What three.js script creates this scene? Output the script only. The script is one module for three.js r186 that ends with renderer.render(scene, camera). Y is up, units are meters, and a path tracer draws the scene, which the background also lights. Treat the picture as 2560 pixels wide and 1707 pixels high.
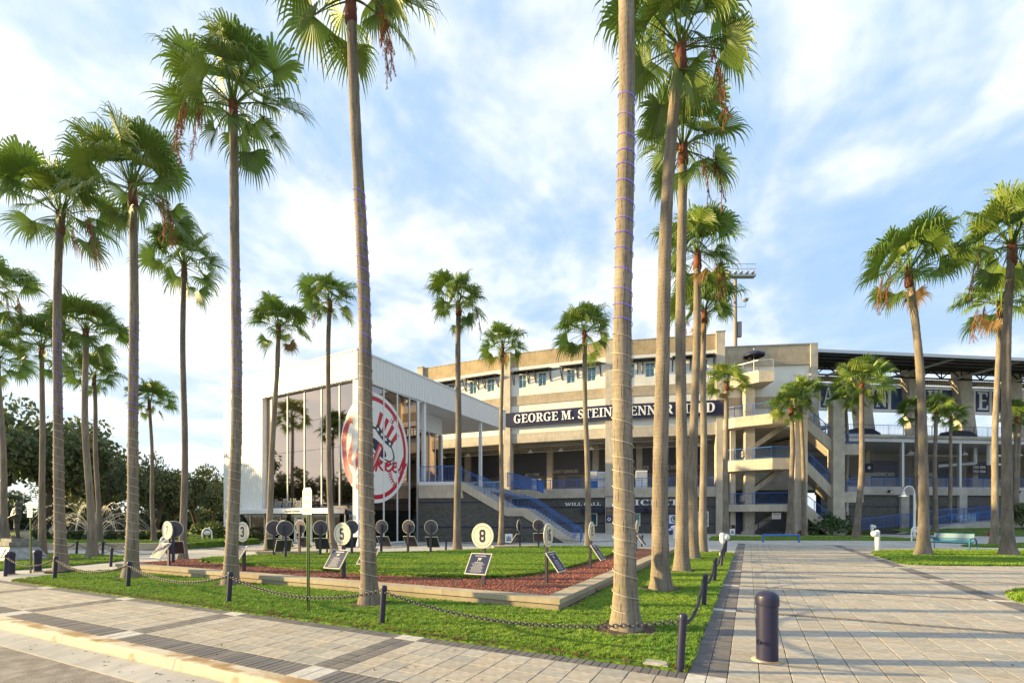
import * as THREE from 'three';
import { mergeGeometries } from 'three/addons/utils/BufferGeometryUtils.js';
import { FontLoader } from 'three/addons/loaders/FontLoader.js';
import { TextGeometry } from 'three/addons/geometries/TextGeometry.js';
import { MarchingCubes } from 'three/addons/objects/MarchingCubes.js';

// ---------------------------------------------------------------- camera, sky, sun, exposure
const scene = new THREE.Scene();
const camera = new THREE.PerspectiveCamera(70.44, 2560 / 1707, 0.1, 3000);
camera.position.set(0, 1.9, 0);
camera.lookAt(0, 1.9, -10);
camera.setViewOffset(2560, 1707, 0, -436.5, 2560, 1707);      // level camera, shift lens
camera.updateProjectionMatrix();
const renderer = new THREE.WebGLRenderer({ antialias: true });
renderer.toneMapping = THREE.LinearToneMapping;
renderer.toneMappingExposure = 2.4;
renderer.shadowMap.enabled = true;

const SUN_EL = 14 * Math.PI / 180, SUN_AZ = 3 * Math.PI / 180;
const sunDir = new THREE.Vector3(-Math.cos(SUN_EL) * Math.cos(SUN_AZ), Math.sin(SUN_EL), -Math.cos(SUN_EL) * Math.sin(SUN_AZ));
const sun = new THREE.DirectionalLight(new THREE.Color().setRGB(1, 0.74, 0.34), 5);
sun.position.copy(sunDir).multiplyScalar(150).add(new THREE.Vector3(5, 0, -25));
sun.target.position.set(5, 0, -25);
sun.castShadow = true;
sun.shadow.radius = 2;
sun.shadow.mapSize.set(4096, 4096);
Object.assign(sun.shadow.camera, { left: -80, right: 80, top: 60, bottom: -40, near: 1, far: 320 });
scene.add(sun, sun.target);

// value noise, periodic in both directions
const H2 = (x, y, s) => { let h = Math.imul(x, 374761393) ^ Math.imul(y, 668265263) ^ Math.imul(s, 1274126177); h = Math.imul(h ^ (h >>> 13), 1274126177); return ((h ^ (h >>> 16)) >>> 0) / 4294967296; };
function vnoise(x, y, px, py, s) {
  const xi = Math.floor(x), yi = Math.floor(y); let fx = x - xi, fy = y - yi;
  fx = fx * fx * (3 - 2 * fx); fy = fy * fy * (3 - 2 * fy);
  const m = (a, p) => p ? ((a % p) + p) % p : a;
  const x0 = m(xi, px), x1 = m(xi + 1, px), y0 = m(yi, py), y1 = m(yi + 1, py);
  const a = H2(x0, y0, s), b = H2(x1, y0, s), c = H2(x0, y1, s), d = H2(x1, y1, s);
  return a + (b - a) * fx + (c - a + (a - b - c + d) * fx) * fy;
}
function fbm(x, y, oct, p, s, gain = 0.5, py = p) { let v = 0, a = 1, n = 0; for (let i = 0; i < oct; i++) { v += a * vnoise(x, y, p, py, s + i * 17); n += a; a *= gain; x *= 2; y *= 2; p *= 2; py *= 2; } return v / n; }
const sstep = (a, b, x) => { const t = Math.min(1, Math.max(0, (x - a) / (b - a))); return t * t * (3 - 2 * t); };
const lerp = (a, b, t) => a + (b - a) * t;

const SKX = 3.3, SKZ = 91.7;
{ // sky: blue air with high broken cirrus, paler towards the horizon and round the low sun
  const w = 2048, h = 1024, data = new Float32Array(w * h * 4);
  for (let j = 0; j < h; j++) {
    const el = ((j + 0.5) / h - 0.5) * Math.PI, y = Math.sin(el), c = Math.cos(el);
    for (let i = 0; i < w; i++) {
      const az = ((i + 0.5) / w - 0.5) * 2 * Math.PI, x = Math.cos(az) * c, z = Math.sin(az) * c;
      const up = Math.max(0, y), d = x * sunDir.x + y * sunDir.y + z * sunDir.z, g = Math.max(0, d);
      const hz = Math.exp(-up * 4.6);                                  // haze near the horizon
      let r = lerp(0.140, 0.35, hz), gg = lerp(0.250, 0.425, hz), b = lerp(0.415, 0.475, hz);
      const glow = 0.13 * Math.pow(g, 3) + 0.30 * Math.pow(g, 14);
      r += glow * 1.05; gg += glow * 0.95; b += glow * 0.72;
      const warm = Math.exp(-up * 13) * (0.12 + 0.30 * Math.pow(g, 2));
      r += warm * 0.55; gg += warm * 0.34; b -= warm * 0.08;
      if (y > 0.0) {
        const k = 1 / (up + 0.12), px = x * k, pz = z * k;
        const wx = fbm(px * 1.3 + 3, pz * 1.3, 3, 0, 5) - 0.5, wz = fbm(px * 1.3, pz * 1.3 + 9, 3, 0, 9) - 0.5;
        // cottony cirrus: streaks drawn out along the wind, broken into fine mottled puffs
        const a1 = px * 0.86 + pz * 0.5, a2 = -px * 0.5 + pz * 0.86;
        const st = fbm(a1 * 2.8 + wx * 1.2 + 20, a2 * 0.9 + wz * 1.2 + 7, 6, 0, 31, 0.58);
        const pf = fbm(px * 3.6 + wx * 1.0 + 40, pz * 3.6 + wz * 1.0, 7, 0, 77, 0.62);
        const big = fbm(px * 0.62 + SKX, pz * 0.62 + SKZ, 3, 0, 123);
        const den = 0.5 * st + 0.5 * pf + (big - 0.5) * 0.40;
        let cl = 0.08 + 0.32 * sstep(0.32, 0.66, den) + 0.56 * sstep(0.47, 0.74, den);
        cl *= 0.75 + 0.25 * sstep(0, 0.15, y);
        const dim = 0.86 + 0.28 * pf;
        const cr = (0.47 + glow * 0.7) * dim, cg = (0.485 + glow * 0.62) * dim, cb = (0.505 + glow * 0.44) * dim;
        r = lerp(r, cr, cl); gg = lerp(gg, cg, cl); b = lerp(b, cb, cl);
      }
      const o = (j * w + i) * 4; data[o] = r; data[o + 1] = gg; data[o + 2] = Math.max(0.1, b); data[o + 3] = 1;
    }
  }
  const sky = new THREE.DataTexture(data, w, h, THREE.RGBAFormat, THREE.FloatType);
  sky.mapping = THREE.EquirectangularReflectionMapping; sky.magFilter = THREE.LinearFilter; sky.minFilter = THREE.LinearFilter; sky.wrapS = THREE.RepeatWrapping; sky.needsUpdate = true;
  scene.background = sky; scene.environment = sky;
}

// ---------------------------------------------------------------- helpers
let seed = 1;
const rnd = () => { seed = (seed + 0x6D2B79F5) | 0; let t = Math.imul(seed ^ (seed >>> 15), 1 | seed); t = (t + Math.imul(t ^ (t >>> 7), 61 | t)) ^ t; return ((t ^ (t >>> 14)) >>> 0) / 4294967296; };
const rr = (a, b) => a + (b - a) * rnd();
const V = (X, Z, y = 0) => new THREE.Vector3(X, y, -Z);           // ground plan: X right, Z away from the camera
const V3 = (x, y, z) => new THREE.Vector3(x, y, z);
const C = (r, g, b) => new THREE.Color().setRGB(r, g, b);
// plaza grid: origin at the lawn's street corner, a along the street (to the right), b away from the street
const UA = [0.898, -0.44], UB = [0.44, 0.898], Q0 = [2.13, 5.86];
const Q = (a, b) => [Q0[0] + a * UA[0] + b * UB[0], Q0[1] + a * UA[1] + b * UB[1]];

function canvasTex(w, h, draw) { const c = document.createElement('canvas'); c.width = w; c.height = h; draw(c.getContext('2d'), w, h); const t = new THREE.CanvasTexture(c); t.colorSpace = THREE.SRGBColorSpace; return t; }
function noiseTex(n, fn, size, colour = true, sizeY = size) {       // fn(u, v) -> grey or [r, g, b] in 0..1; repeats every size metres
  const d = new Uint8Array(n * n * 4);
  for (let j = 0; j < n; j++) for (let i = 0; i < n; i++) { const v = fn(i / n, j / n), o = (j * n + i) * 4, a = Array.isArray(v) ? v : [v, v, v]; for (let k = 0; k < 3; k++) d[o + k] = Math.max(0, Math.min(255, a[k] * 255)); d[o + 3] = 255; }
  const t = new THREE.DataTexture(d, n, n); t.wrapS = t.wrapT = THREE.RepeatWrapping; t.magFilter = THREE.LinearFilter; t.minFilter = THREE.LinearMipmapLinearFilter; t.generateMipmaps = true;
  if (colour) t.colorSpace = THREE.SRGBColorSpace; t.repeat.set(1 / size, 1 / sizeY); t.needsUpdate = true; return t;
}
const mat = (c, rough = 0.8, o = {}) => new THREE.MeshStandardMaterial({ color: c, roughness: rough, side: THREE.DoubleSide, ...o });
const phys = (c, rough = 0.8, o = {}) => new THREE.MeshPhysicalMaterial({ color: c, roughness: rough, side: THREE.DoubleSide, ...o });

const used = {};
const numbered = (n) => { used[n] = (used[n] ?? -1) + 1; return used[n] ? `${n}_${String(used[n]).padStart(3, '0')}` : n; };
function tag(o, label, category, group) { o.userData.label = label; o.userData.category = category; if (group) o.userData.group = group; return o; }
function thing(name, label, category, pos = [0, 0, 0], turn = 0, group) {
  const o = new THREE.Group(); o.name = numbered(name); o.position.set(...pos); o.rotation.y = turn; scene.add(o); return tag(o, label, category, group);
}
function copy(root, pos, turn, label, group) { const r = root.clone(); r.name = numbered(root.name.replace(/_\d{3}$/, '')); r.position.set(...pos); r.rotation.y = turn; r.userData = { ...root.userData }; if (label) r.userData.label = label; if (group) r.userData.group = group; scene.add(r); return r; }
const structure = (m) => { m.userData.kind = 'structure'; return m; };

function uvMetres(g) {                                             // box projection, uv in metres
  const p = g.attributes.position, n = g.attributes.normal, uv = new Float32Array(p.count * 2);
  for (let i = 0; i < p.count; i++) {
    const ax = Math.abs(n.getX(i)), ay = Math.abs(n.getY(i)), az = Math.abs(n.getZ(i)), x = p.getX(i), y = p.getY(i), z = p.getZ(i);
    if (ay >= ax && ay >= az) { uv[i * 2] = x; uv[i * 2 + 1] = z; } else if (Math.abs(ax - az) < 0.45) { uv[i * 2] = (x + z * Math.sign(n.getX(i) * n.getZ(i) || 1) * -1) * 0.75; uv[i * 2 + 1] = y; } else if (ax > az) { uv[i * 2] = z; uv[i * 2 + 1] = y; } else { uv[i * 2] = x; uv[i * 2 + 1] = y; }
  }
  g.setAttribute('uv', new THREE.BufferAttribute(uv, 2)); return g;
}
class B {                                                           // collects shapes, builds one named mesh
  constructor(m) { this.g = []; this.m = m || null; }
  add(geo, m4) {
    let g = geo.index ? geo.toNonIndexed() : geo.clone();
    for (const k of Object.keys(g.attributes)) if (!['position', 'normal', 'uv'].includes(k)) g.deleteAttribute(k);
    if (!g.attributes.normal) g.computeVertexNormals();
    if (m4) g.applyMatrix4(m4);
    if (this.m) g.applyMatrix4(this.m);
    this.g.push(g); return this;
  }
  box(x0, x1, y0, y1, z0, z1) { const g = new THREE.BoxGeometry(Math.abs(x1 - x0), Math.abs(y1 - y0), Math.abs(z1 - z0)); g.translate((x0 + x1) / 2, (y0 + y1) / 2, (z0 + z1) / 2); return this.add(g); }
  bar(p, q, w, h = w) {                                             // box beam from p to q, h measured upright
    const d = q.clone().sub(p), L = d.length(), z = d.clone().normalize(); let up = Math.abs(z.y) > 0.99 ? V3(1, 0, 0) : V3(0, 1, 0);
    const x = up.clone().cross(z).normalize(), y = z.clone().cross(x);
    const m = new THREE.Matrix4().makeBasis(x, y, z).setPosition(p.clone().add(q).multiplyScalar(0.5));
    return this.add(new THREE.BoxGeometry(w, h, L), m);
  }
  tube(pts, r, rs = 6, seg = 0, closed = false) { const c = pts.length > 2 ? new THREE.CatmullRomCurve3(pts, closed) : new THREE.LineCurve3(pts[0], pts[1]); return this.add(new THREE.TubeGeometry(c, seg || (pts.length > 2 ? pts.length * 3 : 1), r, rs, closed)); }
  cyl(x, y0, y1, z, r0, r1 = r0, n = 16) { const g = new THREE.CylinderGeometry(r1, r0, y1 - y0, n); g.translate(x, (y0 + y1) / 2, z); return this.add(g); }
  lathe(pts, n = 20, x = 0, y = 0, z = 0) { const g = new THREE.LatheGeometry(pts.map(([a, b]) => new THREE.Vector2(a, b)), n); g.translate(x, y, z); return this.add(g); }
  prism(poly, y0, y1) {                                             // poly: [X, Z] ground plan
    const s = new THREE.Shape(poly.map(([X, Z]) => new THREE.Vector2(X, Z))); const g = new THREE.ExtrudeGeometry(s, { depth: y1 - y0, bevelEnabled: false }); g.rotateX(-Math.PI / 2); g.translate(0, y0, 0); return this.add(g);
  }
  side(poly, z0, z1) { const s = new THREE.Shape(poly.map(([x, y]) => new THREE.Vector2(x, y))); const g = new THREE.ExtrudeGeometry(s, { depth: Math.abs(z1 - z0), bevelEnabled: false }); g.translate(0, 0, Math.min(z0, z1)); return this.add(g); }
  build(keepUV) { const g = this.g.length > 1 ? mergeGeometries(this.g) : this.g[0]; if (!keepUV) uvMetres(g); return g; }
  mesh(name, material, parent, keepUV) {
    const g = this.build(keepUV), off = V3(0, 0, 0); for (let p = parent; p && p !== scene; p = p.parent) off.add(p.position);
    g.translate(-off.x, -off.y, -off.z);
    const m = new THREE.Mesh(g, material); m.name = parent ? name : numbered(name); (parent || scene).add(m); return m;
  }
}
// wall frame: x along the wall from A to Bp, y up, z out of the wall towards the viewer
function wallM(A, Bp) {
  const dx = Bp[0] - A[0], dz = -(Bp[1] - A[1]), L = Math.hypot(dx, dz), t = Math.atan2(-dz, dx);
  const m = new THREE.Matrix4().makeRotationY(t).setPosition(A[0], 0, -A[1]); m.L = L; m.turn = t; return m;
}
const wp = (m, s, y, d) => V3(s, y, d).applyMatrix4(m);
function part(name, geo, material, parent, pos, turn = 0) { const m = new THREE.Mesh(geo, material); m.name = name; if (pos) m.position.copy(pos); m.rotation.y = turn; parent.add(m); return m; }
// railing along a list of points (floor level): rails, posts and pickets
function railing(b, pts, h = 1.05, o = {}) {
  const gap = o.gap || 0.13, r = o.r || 0.022, pk = o.pk || 0.012;
  for (let i = 0; i + 1 < pts.length; i++) {
    const p = pts[i], q = pts[i + 1], L = p.distanceTo(q), n = Math.max(1, Math.round(L / gap)), np = Math.max(1, Math.round(L / (o.post || 1.6)));
    const up = (v, y) => v.clone().setY(v.y + y);
    b.bar(up(p, h), up(q, h), r * 2, r * 2); b.bar(up(p, 0.1), up(q, 0.1), r * 1.4, r * 1.4); if (o.mid) b.bar(up(p, h * 0.82), up(q, h * 0.82), r * 1.4);
    for (let k = 0; k <= np; k++) { const v = p.clone().lerp(q, k / np); b.bar(v, up(v, h), r * 2, r * 2); }
    for (let k = 0; k <= n; k++) { const v = p.clone().lerp(q, k / n); b.bar(up(v, 0.1), up(v, h), pk, pk); }
  }
  return b;
}
const fonts = {};
for (const k of ['sans_bold', 'serif_bold', 'serif_regular', 'sans_regular']) fonts[k] = await new FontLoader().loadAsync(`fonts/droid/droid_${k}.typeface.json`);
function text(str, font, size, depth = 0.05, wide = 0, slant = 0) {  // letters centred on x, baseline at 0, fitted to a width if given
  const g = new TextGeometry(str, { font: fonts[font], size, depth, curveSegments: 4, bevelEnabled: false }); g.computeBoundingBox();
  const bb = g.boundingBox, w = bb.max.x - bb.min.x; g.translate(-(bb.min.x + bb.max.x) / 2, 0, 0); if (wide) g.scale(wide / w, 1, 1);
  if (slant) g.applyMatrix4(new THREE.Matrix4().set(1, slant, 0, 0, 0, 1, 0, 0, 0, 0, 1, 0, 0, 0, 0, 1));
  return g;
}

// ---------------------------------------------------------------- materials
const T = {
  concrete: noiseTex(512, (u, v) => { const n = fbm(u * 6, v * 6, 5, 6, 3), s = fbm(u * 40, v * 8, 3, 40, 8, 0.5, 8), f = H2(u * 512 | 0, v * 512 | 0, 4); return 0.92 + 0.20 * (n - 0.5) + 0.13 * (s - 0.5) + 0.05 * (f - 0.5); }, 4),
  grain: noiseTex(256, (u, v) => 0.86 + 0.2 * (fbm(u * 16, v * 16, 4, 16, 21) - 0.5) + 0.14 * (H2(u * 256 | 0, v * 256 | 0, 9) - 0.5), 0.9),
  blockBump: noiseTex(512, (u, v) => 0.5 + 0.9 * (fbm(u * 24, v * 60, 4, 24, 41, 0.6, 60) - 0.5), 3.2, false),
  block: noiseTex(512, (u, v) => 0.82 + 0.38 * (fbm(u * 20, v * 50, 4, 20, 43, 0.6, 50) - 0.5), 3.2),
  asphalt: noiseTex(512, (u, v) => { const f = H2(u * 512 | 0, v * 512 | 0, 51), n = fbm(u * 10, v * 10, 4, 10, 52); return 0.62 + 0.5 * (f - 0.5) * 0.9 + 0.35 * (n - 0.5) + (f > 0.93 ? 0.25 : 0); }, 1.6),
  mulch: noiseTex(512, (u, v) => { const n = fbm(u * 60, v * 60, 3, 60, 61), m = fbm(u * 7, v * 7, 3, 7, 63); const k = 0.62 + 0.95 * (n - 0.5) + 0.3 * (m - 0.5); return [k, k * 0.98, k * 0.97]; }, 1.7),
  lawn: noiseTex(512, (u, v) => { const n = fbm(u * 70, v * 70, 2, 70, 71), m = fbm(u * 6, v * 6, 4, 6, 73); const k = 0.66 + 0.75 * (n - 0.5) + 0.38 * (m - 0.5); return [k * (0.96 + 0.3 * (m - 0.5)), k, k * 0.9]; }, 3.1),
  trunk: noiseTex(512, (u, v) => {
    const wob = fbm(u * 4, v * 6, 3, 4, 81, 0.5, 6), ring = Math.abs(((v * 22 + wob * 1.6) % 1) - 0.5) * 2, cr = fbm(u * 46, v * 7, 3, 46, 85, 0.6, 7), st = fbm(u * 5, v * 3, 4, 5, 88, 0.55, 3);
    const dark = sstep(0.62, 0.78, cr); const pit = sstep(0.70, 0.80, fbm(u * 30, v * 24, 3, 30, 191, 0.6, 24)); let k = 0.84 + 0.05 * (ring - 0.5) - 0.15 * dark - 0.10 * pit + 0.36 * (st - 0.5);
    const li = sstep(0.62, 0.74, fbm(u * 9, v * 9, 4, 9, 91)) * 0.5; return [k * (1 - 0.04 * li) + 0.05 * li, k * (1 + 0.03 * li) + 0.05 * li, k * (1 - 0.12 * li)];
  }, 1, true, 2.2),
  trunkBump: noiseTex(512, (u, v) => { const wob = fbm(u * 4, v * 6, 3, 4, 81, 0.5, 6), ring = Math.abs(((v * 22 + wob * 1.6) % 1) - 0.5) * 2, cr = fbm(u * 46, v * 7, 3, 46, 85, 0.6, 7); return 0.6 + 0.09 * (ring - 0.5) - 0.45 * sstep(0.6, 0.8, cr) + 0.15 * fbm(u * 30, v * 40, 3, 30, 193, 0.5, 40); }, 1, false, 2.2),
  marble: noiseTex(256, (u, v) => { const n = fbm(u * 5, v * 5, 5, 5, 95); return 0.78 + 0.5 * (Math.abs(n - 0.5)) - 0.06; }, 1.1),
  plaster: noiseTex(256, (u, v) => 0.95 + 0.08 * (fbm(u * 6, v * 6, 5, 6, 99) - 0.5) + 0.03 * (H2(u * 256 | 0, v * 256 | 0, 12) - 0.5), 5),
  stain: noiseTex(512, (u, v) => { const n = fbm(u * 5, v * 9, 5, 5, 151, 0.55, 9), s = sstep(0.5, 0.72, n), f = H2(u * 512 | 0, v * 512 | 0, 14), g = fbm(u * 20, v * 20, 3, 20, 153); return [0.95 - 0.20 * s + 0.1 * (g - 0.5) + 0.05 * (f - 0.5), 0.94 - 0.30 * s + 0.1 * (g - 0.5) + 0.05 * (f - 0.5), 0.92 - 0.42 * s + 0.1 * (g - 0.5) + 0.05 * (f - 0.5)]; }, 2.3),
  rust: noiseTex(256, (u, v) => { const n = fbm(u * 8, v * 8, 5, 8, 97); return 0.8 + 0.4 * (n - 0.5); }, 1.2),
};
const M = {
  ground: mat(C(0.13, 0.16, 0.06), 1, { map: T.lawn }), lawn: mat(C(0.19, 0.33, 0.022), 1, { map: T.lawn }),
  asphalt: mat(C(0.62, 0.545, 0.475), 0.95, { map: T.asphalt, bumpMap: T.asphalt, bumpScale: 0.004 }),
  kerb: mat(C(0.60, 0.54, 0.43), 0.9, { map: T.stain }), gutter: mat(C(0.50, 0.48, 0.44), 0.9, { map: T.concrete }),
  walk: mat(C(0.56, 0.53, 0.48), 0.9, { map: T.concrete }), bed: mat(C(0.13, 0.12, 0.10), 1),
  planter: mat(C(0.43, 0.35, 0.235), 0.9, { map: T.concrete, bumpMap: T.grain, bumpScale: 0.002 }), planterCap: mat(C(0.50, 0.42, 0.29), 0.9, { map: T.concrete }),
  mulch: mat(C(0.40, 0.145, 0.105), 1, { map: T.mulch, bumpMap: T.mulch, bumpScale: 0.02 }), soil: mat(C(0.20, 0.13, 0.085), 1, { map: T.mulch }),
  concrete: mat(C(0.60, 0.535, 0.43), 0.9, { map: T.concrete, bumpMap: T.grain, bumpScale: 0.003 }), concreteCool: mat(C(0.52, 0.49, 0.43), 0.9, { map: T.concrete }),
  tan: mat(C(0.55, 0.415, 0.245), 0.9, { map: T.concrete }), tanGrey: mat(C(0.50, 0.415, 0.295), 0.9, { map: T.concrete }),
  wallWhite: mat(C(0.89, 0.855, 0.765), 0.85, { map: T.plaster }), metalWhite: mat(C(0.80, 0.79, 0.755), 0.45), white: mat(C(0.80, 0.80, 0.78), 0.5), soffit: mat(C(0.74, 0.75, 0.76), 0.5),
  block: mat(C(0.165, 0.162, 0.145), 0.95, { map: T.block, bumpMap: T.blockBump, bumpScale: 0.05 }), navy: mat(C(0.016, 0.019, 0.055), 0.55), navyPost: phys(C(0.022, 0.022, 0.055), 0.42, { clearcoat: 0.2, clearcoatRoughness: 0.35, specularIntensity: 0.7 }),
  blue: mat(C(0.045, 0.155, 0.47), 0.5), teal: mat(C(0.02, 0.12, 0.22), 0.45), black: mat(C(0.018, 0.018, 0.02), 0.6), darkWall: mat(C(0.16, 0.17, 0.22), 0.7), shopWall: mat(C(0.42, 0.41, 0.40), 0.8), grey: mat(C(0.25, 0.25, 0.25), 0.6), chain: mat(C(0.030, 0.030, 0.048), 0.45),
  mirror: mat(C(0.37, 0.30, 0.26), 0.03, { metalness: 1 }), pane: phys(C(0.42, 0.47, 0.45), 0.02, { transmission: 1, thickness: 0, ior: 1.52 }), winGlass: mat(C(0.10, 0.20, 0.21), 0.08, { metalness: 0.5 }),
  steel: mat(C(0.52, 0.53, 0.53), 0.4, { metalness: 0.5 }), roofDark: mat(C(0.05, 0.055, 0.06), 0.7), greenPost: mat(C(0.06, 0.11, 0.03), 0.45, { metalness: 0.4 }),
  signWhite: mat(C(0.86, 0.86, 0.84), 0.6), lamp: mat(C(0.85, 0.84, 0.80), 0.35), bronze: mat(C(0.11, 0.115, 0.095), 0.5, { metalness: 0.35, map: T.rust }), marble: mat(C(0.60, 0.61, 0.60), 0.6, { map: T.marble }), stone: mat(C(0.36, 0.35, 0.32), 0.7, { map: T.marble }),
  bark: mat(C(0.12, 0.09, 0.06), 1, { map: T.trunk, bumpMap: T.trunkBump, bumpScale: 0.03 }), red: mat(C(0.45, 0.015, 0.03), 0.5),
};
// ---------------------------------------------------------------- ground, street, kerb
const TURN = -0.4556;                                               // the plaza grid's turn
{
  const g = new THREE.PlaneGeometry(1600, 1600); g.rotateX(-Math.PI / 2); g.translate(0, -0.26, -300); structure(new B().add(g).mesh('ground', M.ground));
  const q = (list) => list.map(([a, b]) => Q(a, b));
  structure(new B().prism(q([[-70, -40], [60, -40], [60, -2.86], [-70, -2.86]]), -0.25, -0.15).mesh('street', M.asphalt));
  const km = new THREE.Matrix4().makeRotationY(TURN).setPosition(Q0[0], 0, -Q0[1]);
  // kerb: rolled profile drawn across the street (local z = towards the street)
  const prof = [[2.2, -0.2], [2.2, 0.0], [2.36, 0.0], [2.375, -0.003], [2.388, -0.012], [2.396, -0.028], [2.425, -0.135], [2.44, -0.2]];
  const kerbs = [];
  for (let k = 0; k < 22; k++) {                                     // cast in lengths with open joints
    const a0 = -55 + k * 3.05 + 0.006, a1 = -55 + (k + 1) * 3.05 - 0.006, s = new THREE.Shape(prof.map(([z, y]) => new THREE.Vector2(z, y)));
    const e = new THREE.ExtrudeGeometry(s, { depth: a1 - a0, bevelEnabled: false }); e.applyMatrix4(new THREE.Matrix4().makeBasis(V3(0, 0, 1), V3(0, 1, 0), V3(-1, 0, 0)).setPosition(a1, 0, 0)); kerbs.push(e);
  }
  const kerb = structure(new B(km).box(-55, 12.1, -0.2, -0.02, 2.2, 2.3).mesh('kerb', M.kerb));
  for (const e of kerbs) new B(km).add(e).mesh('kerb_stone', M.kerb, kerb);
  structure(new B(km).box(-60, 40, -0.24, -0.135, 2.44, 2.9).mesh('gutter', M.gutter));
  // joints between the lengths of gutter
  // paved areas beyond the built pavers
  structure(new B().prism([[-60, 14], Q(-20.2, 0), Q(-20.2, -0.3), Q(0.2, 0.2), Q(0.2, 30), Q(7, 30), [20, 33], [34, 20], [60, 22], [110, 40], [110, 51], [36, 51], [30, 58], [0, 70], [-24, 46], [-36, 26.5], [-60, 22]], -0.2, -0.012).mesh('walkway', M.walk));
}
// ---------------------------------------------------------------- pavers
{
  const chamfer = (w, l, c = 0.006) => {
    const x = w / 2, z = l / 2, xi = x - c, zi = z - c, y0 = -0.045, y1 = -c, P = [[-x, y0, -z], [x, y0, -z], [x, y0, z], [-x, y0, z], [-x, y1, -z], [x, y1, -z], [x, y1, z], [-x, y1, z], [-xi, 0, -zi], [xi, 0, -zi], [xi, 0, zi], [-xi, 0, zi]];
    const f = []; const quad = (a, b2, c2, d) => f.push(a, d, c2, a, c2, b2);
    quad(8, 9, 10, 11); for (let k = 0; k < 4; k++) { const n = (k + 1) % 4; quad(4 + k, 4 + n, 8 + n, 8 + k); quad(k, n, 4 + n, 4 + k); }
    const g = new THREE.BufferGeometry(); g.setAttribute('position', new THREE.Float32BufferAttribute(f.flatMap((i) => P[i]), 3)); g.computeVertexNormals(); return uvMetres(g);
  };
  const shades = (base, n, amp, tint = 0) => Array.from({ length: n }, (_, i) => { const k = 1 + amp * ((i + 0.5) / n - 0.5) * 2, t = tint * (((i * 7) % n) / n - 0.5); return mat(C(base[0] * k * (1 + t), base[1] * k, base[2] * k * (1 - t)), 0.9, { map: T.grain, bumpMap: T.grain, bumpScale: 0.0015 }); });
  seed = 11;
  const PM = { beige: shades([0.535, 0.48, 0.395], 9, 0.13, 0.10), dark: shades([0.205, 0.19, 0.185], 6, 0.2, 0.1), white: shades([0.74, 0.70, 0.63], 3, 0.06) };
  const cell = (list, type, a0, a1, b0, b1, gap = 0.008) => { if (a1 - a0 > 0.03 && b1 - b0 > 0.03) list.push({ type, a: (a0 + a1) / 2, b: (b0 + b1) / 2, w: a1 - a0 - gap, l: b1 - b0 - gap }); };
  const bricks = (list, type, a0, a1, b0, b1, alongA, rows, pitch = 0.105) => {   // courses of narrow pavers
    const len = alongA ? a1 - a0 : b1 - b0, n = Math.max(1, Math.round(len / pitch)), cross = (alongA ? b1 - b0 : a1 - a0) / rows;
    for (let r = 0; r < rows; r++) for (let k = 0; k < n; k++) alongA ? cell(list, type, a0 + len * k / n, a0 + len * (k + 1) / n, b0 + cross * r, b0 + cross * (r + 1), 0.006) : cell(list, type, a0 + cross * r, a0 + cross * (r + 1), b0 + len * k / n, b0 + len * (k + 1) / n, 0.006);
  };
  const tiles = (list, a0, a1, b0, b1, tw = 0.335) => { const na = Math.max(1, Math.round((a1 - a0) / tw)), nb = Math.max(1, Math.round((b1 - b0) / tw)); for (let i = 0; i < na; i++) for (let j = 0; j < nb; j++) cell(list, 'beige', a0 + (a1 - a0) * i / na, a0 + (a1 - a0) * (i + 1) / na, b0 + (b1 - b0) * j / nb, b0 + (b1 - b0) * (j + 1) / nb); };
  // sidewalk along the street
  const walk = [], acc = [0.22, -4.1, -8.35, -12.25, -16.1, -20, -24, -28];
  for (let k = 0; k + 1 < acc.length; k++) {
    const a1 = acc[k] - 0.22, a0 = acc[k + 1] + 0.22;
    bricks(walk, 'dark', a0, a1, -2.2, -1.78, true, 1); bricks(walk, 'dark', a0, a1, -0.24, 0, true, 1);
    tiles(walk, a0, a1, -1.78, -0.24);
    for (const [b0, b1] of [[-2.2, -1.78], [-0.24, 0]]) { cell(walk, 'white', acc[k + 1] - 0.22, acc[k + 1], b0, b1); cell(walk, 'white', acc[k + 1], acc[k + 1] + 0.22, b0, b1); }
    bricks(walk, 'dark', acc[k + 1] - 0.22, acc[k + 1] + 0.22, -1.78, -0.24, false, 2);
  }
  // plaza leading to the stadium, and the end of the sidewalk in front of it
  const plaza = [], bs = [-0.25, 4.5, 8.4, 12.3, 16.2, 20.1, 24, 27.9];
  for (let k = 0; k < bs.length; k++) {
    const b0 = bs[k] + (k ? 0.13 : 0.25), b1 = k + 1 < bs.length ? bs[k + 1] - 0.13 : 31;
    for (const a of [0, 5.55]) { bricks(plaza, 'dark', a, a + 0.44, b0, b1, false, 2); cell(plaza, 'white', a, a + 0.22, bs[k] - 0.13, b0); cell(plaza, 'white', a + 0.22, a + 0.44, bs[k] - 0.13, b0); }
    if (k) { bricks(plaza, 'dark', 0.44, 5.55, bs[k] - 0.11, bs[k] + 0.11, true, 1); bricks(plaza, 'dark', 5.99, 14, bs[k] - 0.11, bs[k] + 0.11, true, 1); }
    tiles(plaza, 0.44, 5.55, k ? bs[k] + 0.11 : -0.25, k + 1 < bs.length ? bs[k + 1] - 0.11 : 31);
    tiles(plaza, 5.99, 14, k ? bs[k] + 0.11 : -0.25, k + 1 < bs.length ? bs[k + 1] - 0.11 : 31);
  }
  bricks(plaza, 'dark', 0.44, 14, -0.47, -0.25, true, 1);
  tiles(plaza, 0.0, 14, -1.8, -0.47); bricks(plaza, 'dark', 0.44, 14, -2.2, -1.8, true, 1); cell(plaza, 'white', 0, 0.44, -2.2, -1.8);
  const geoCache = {};
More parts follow.
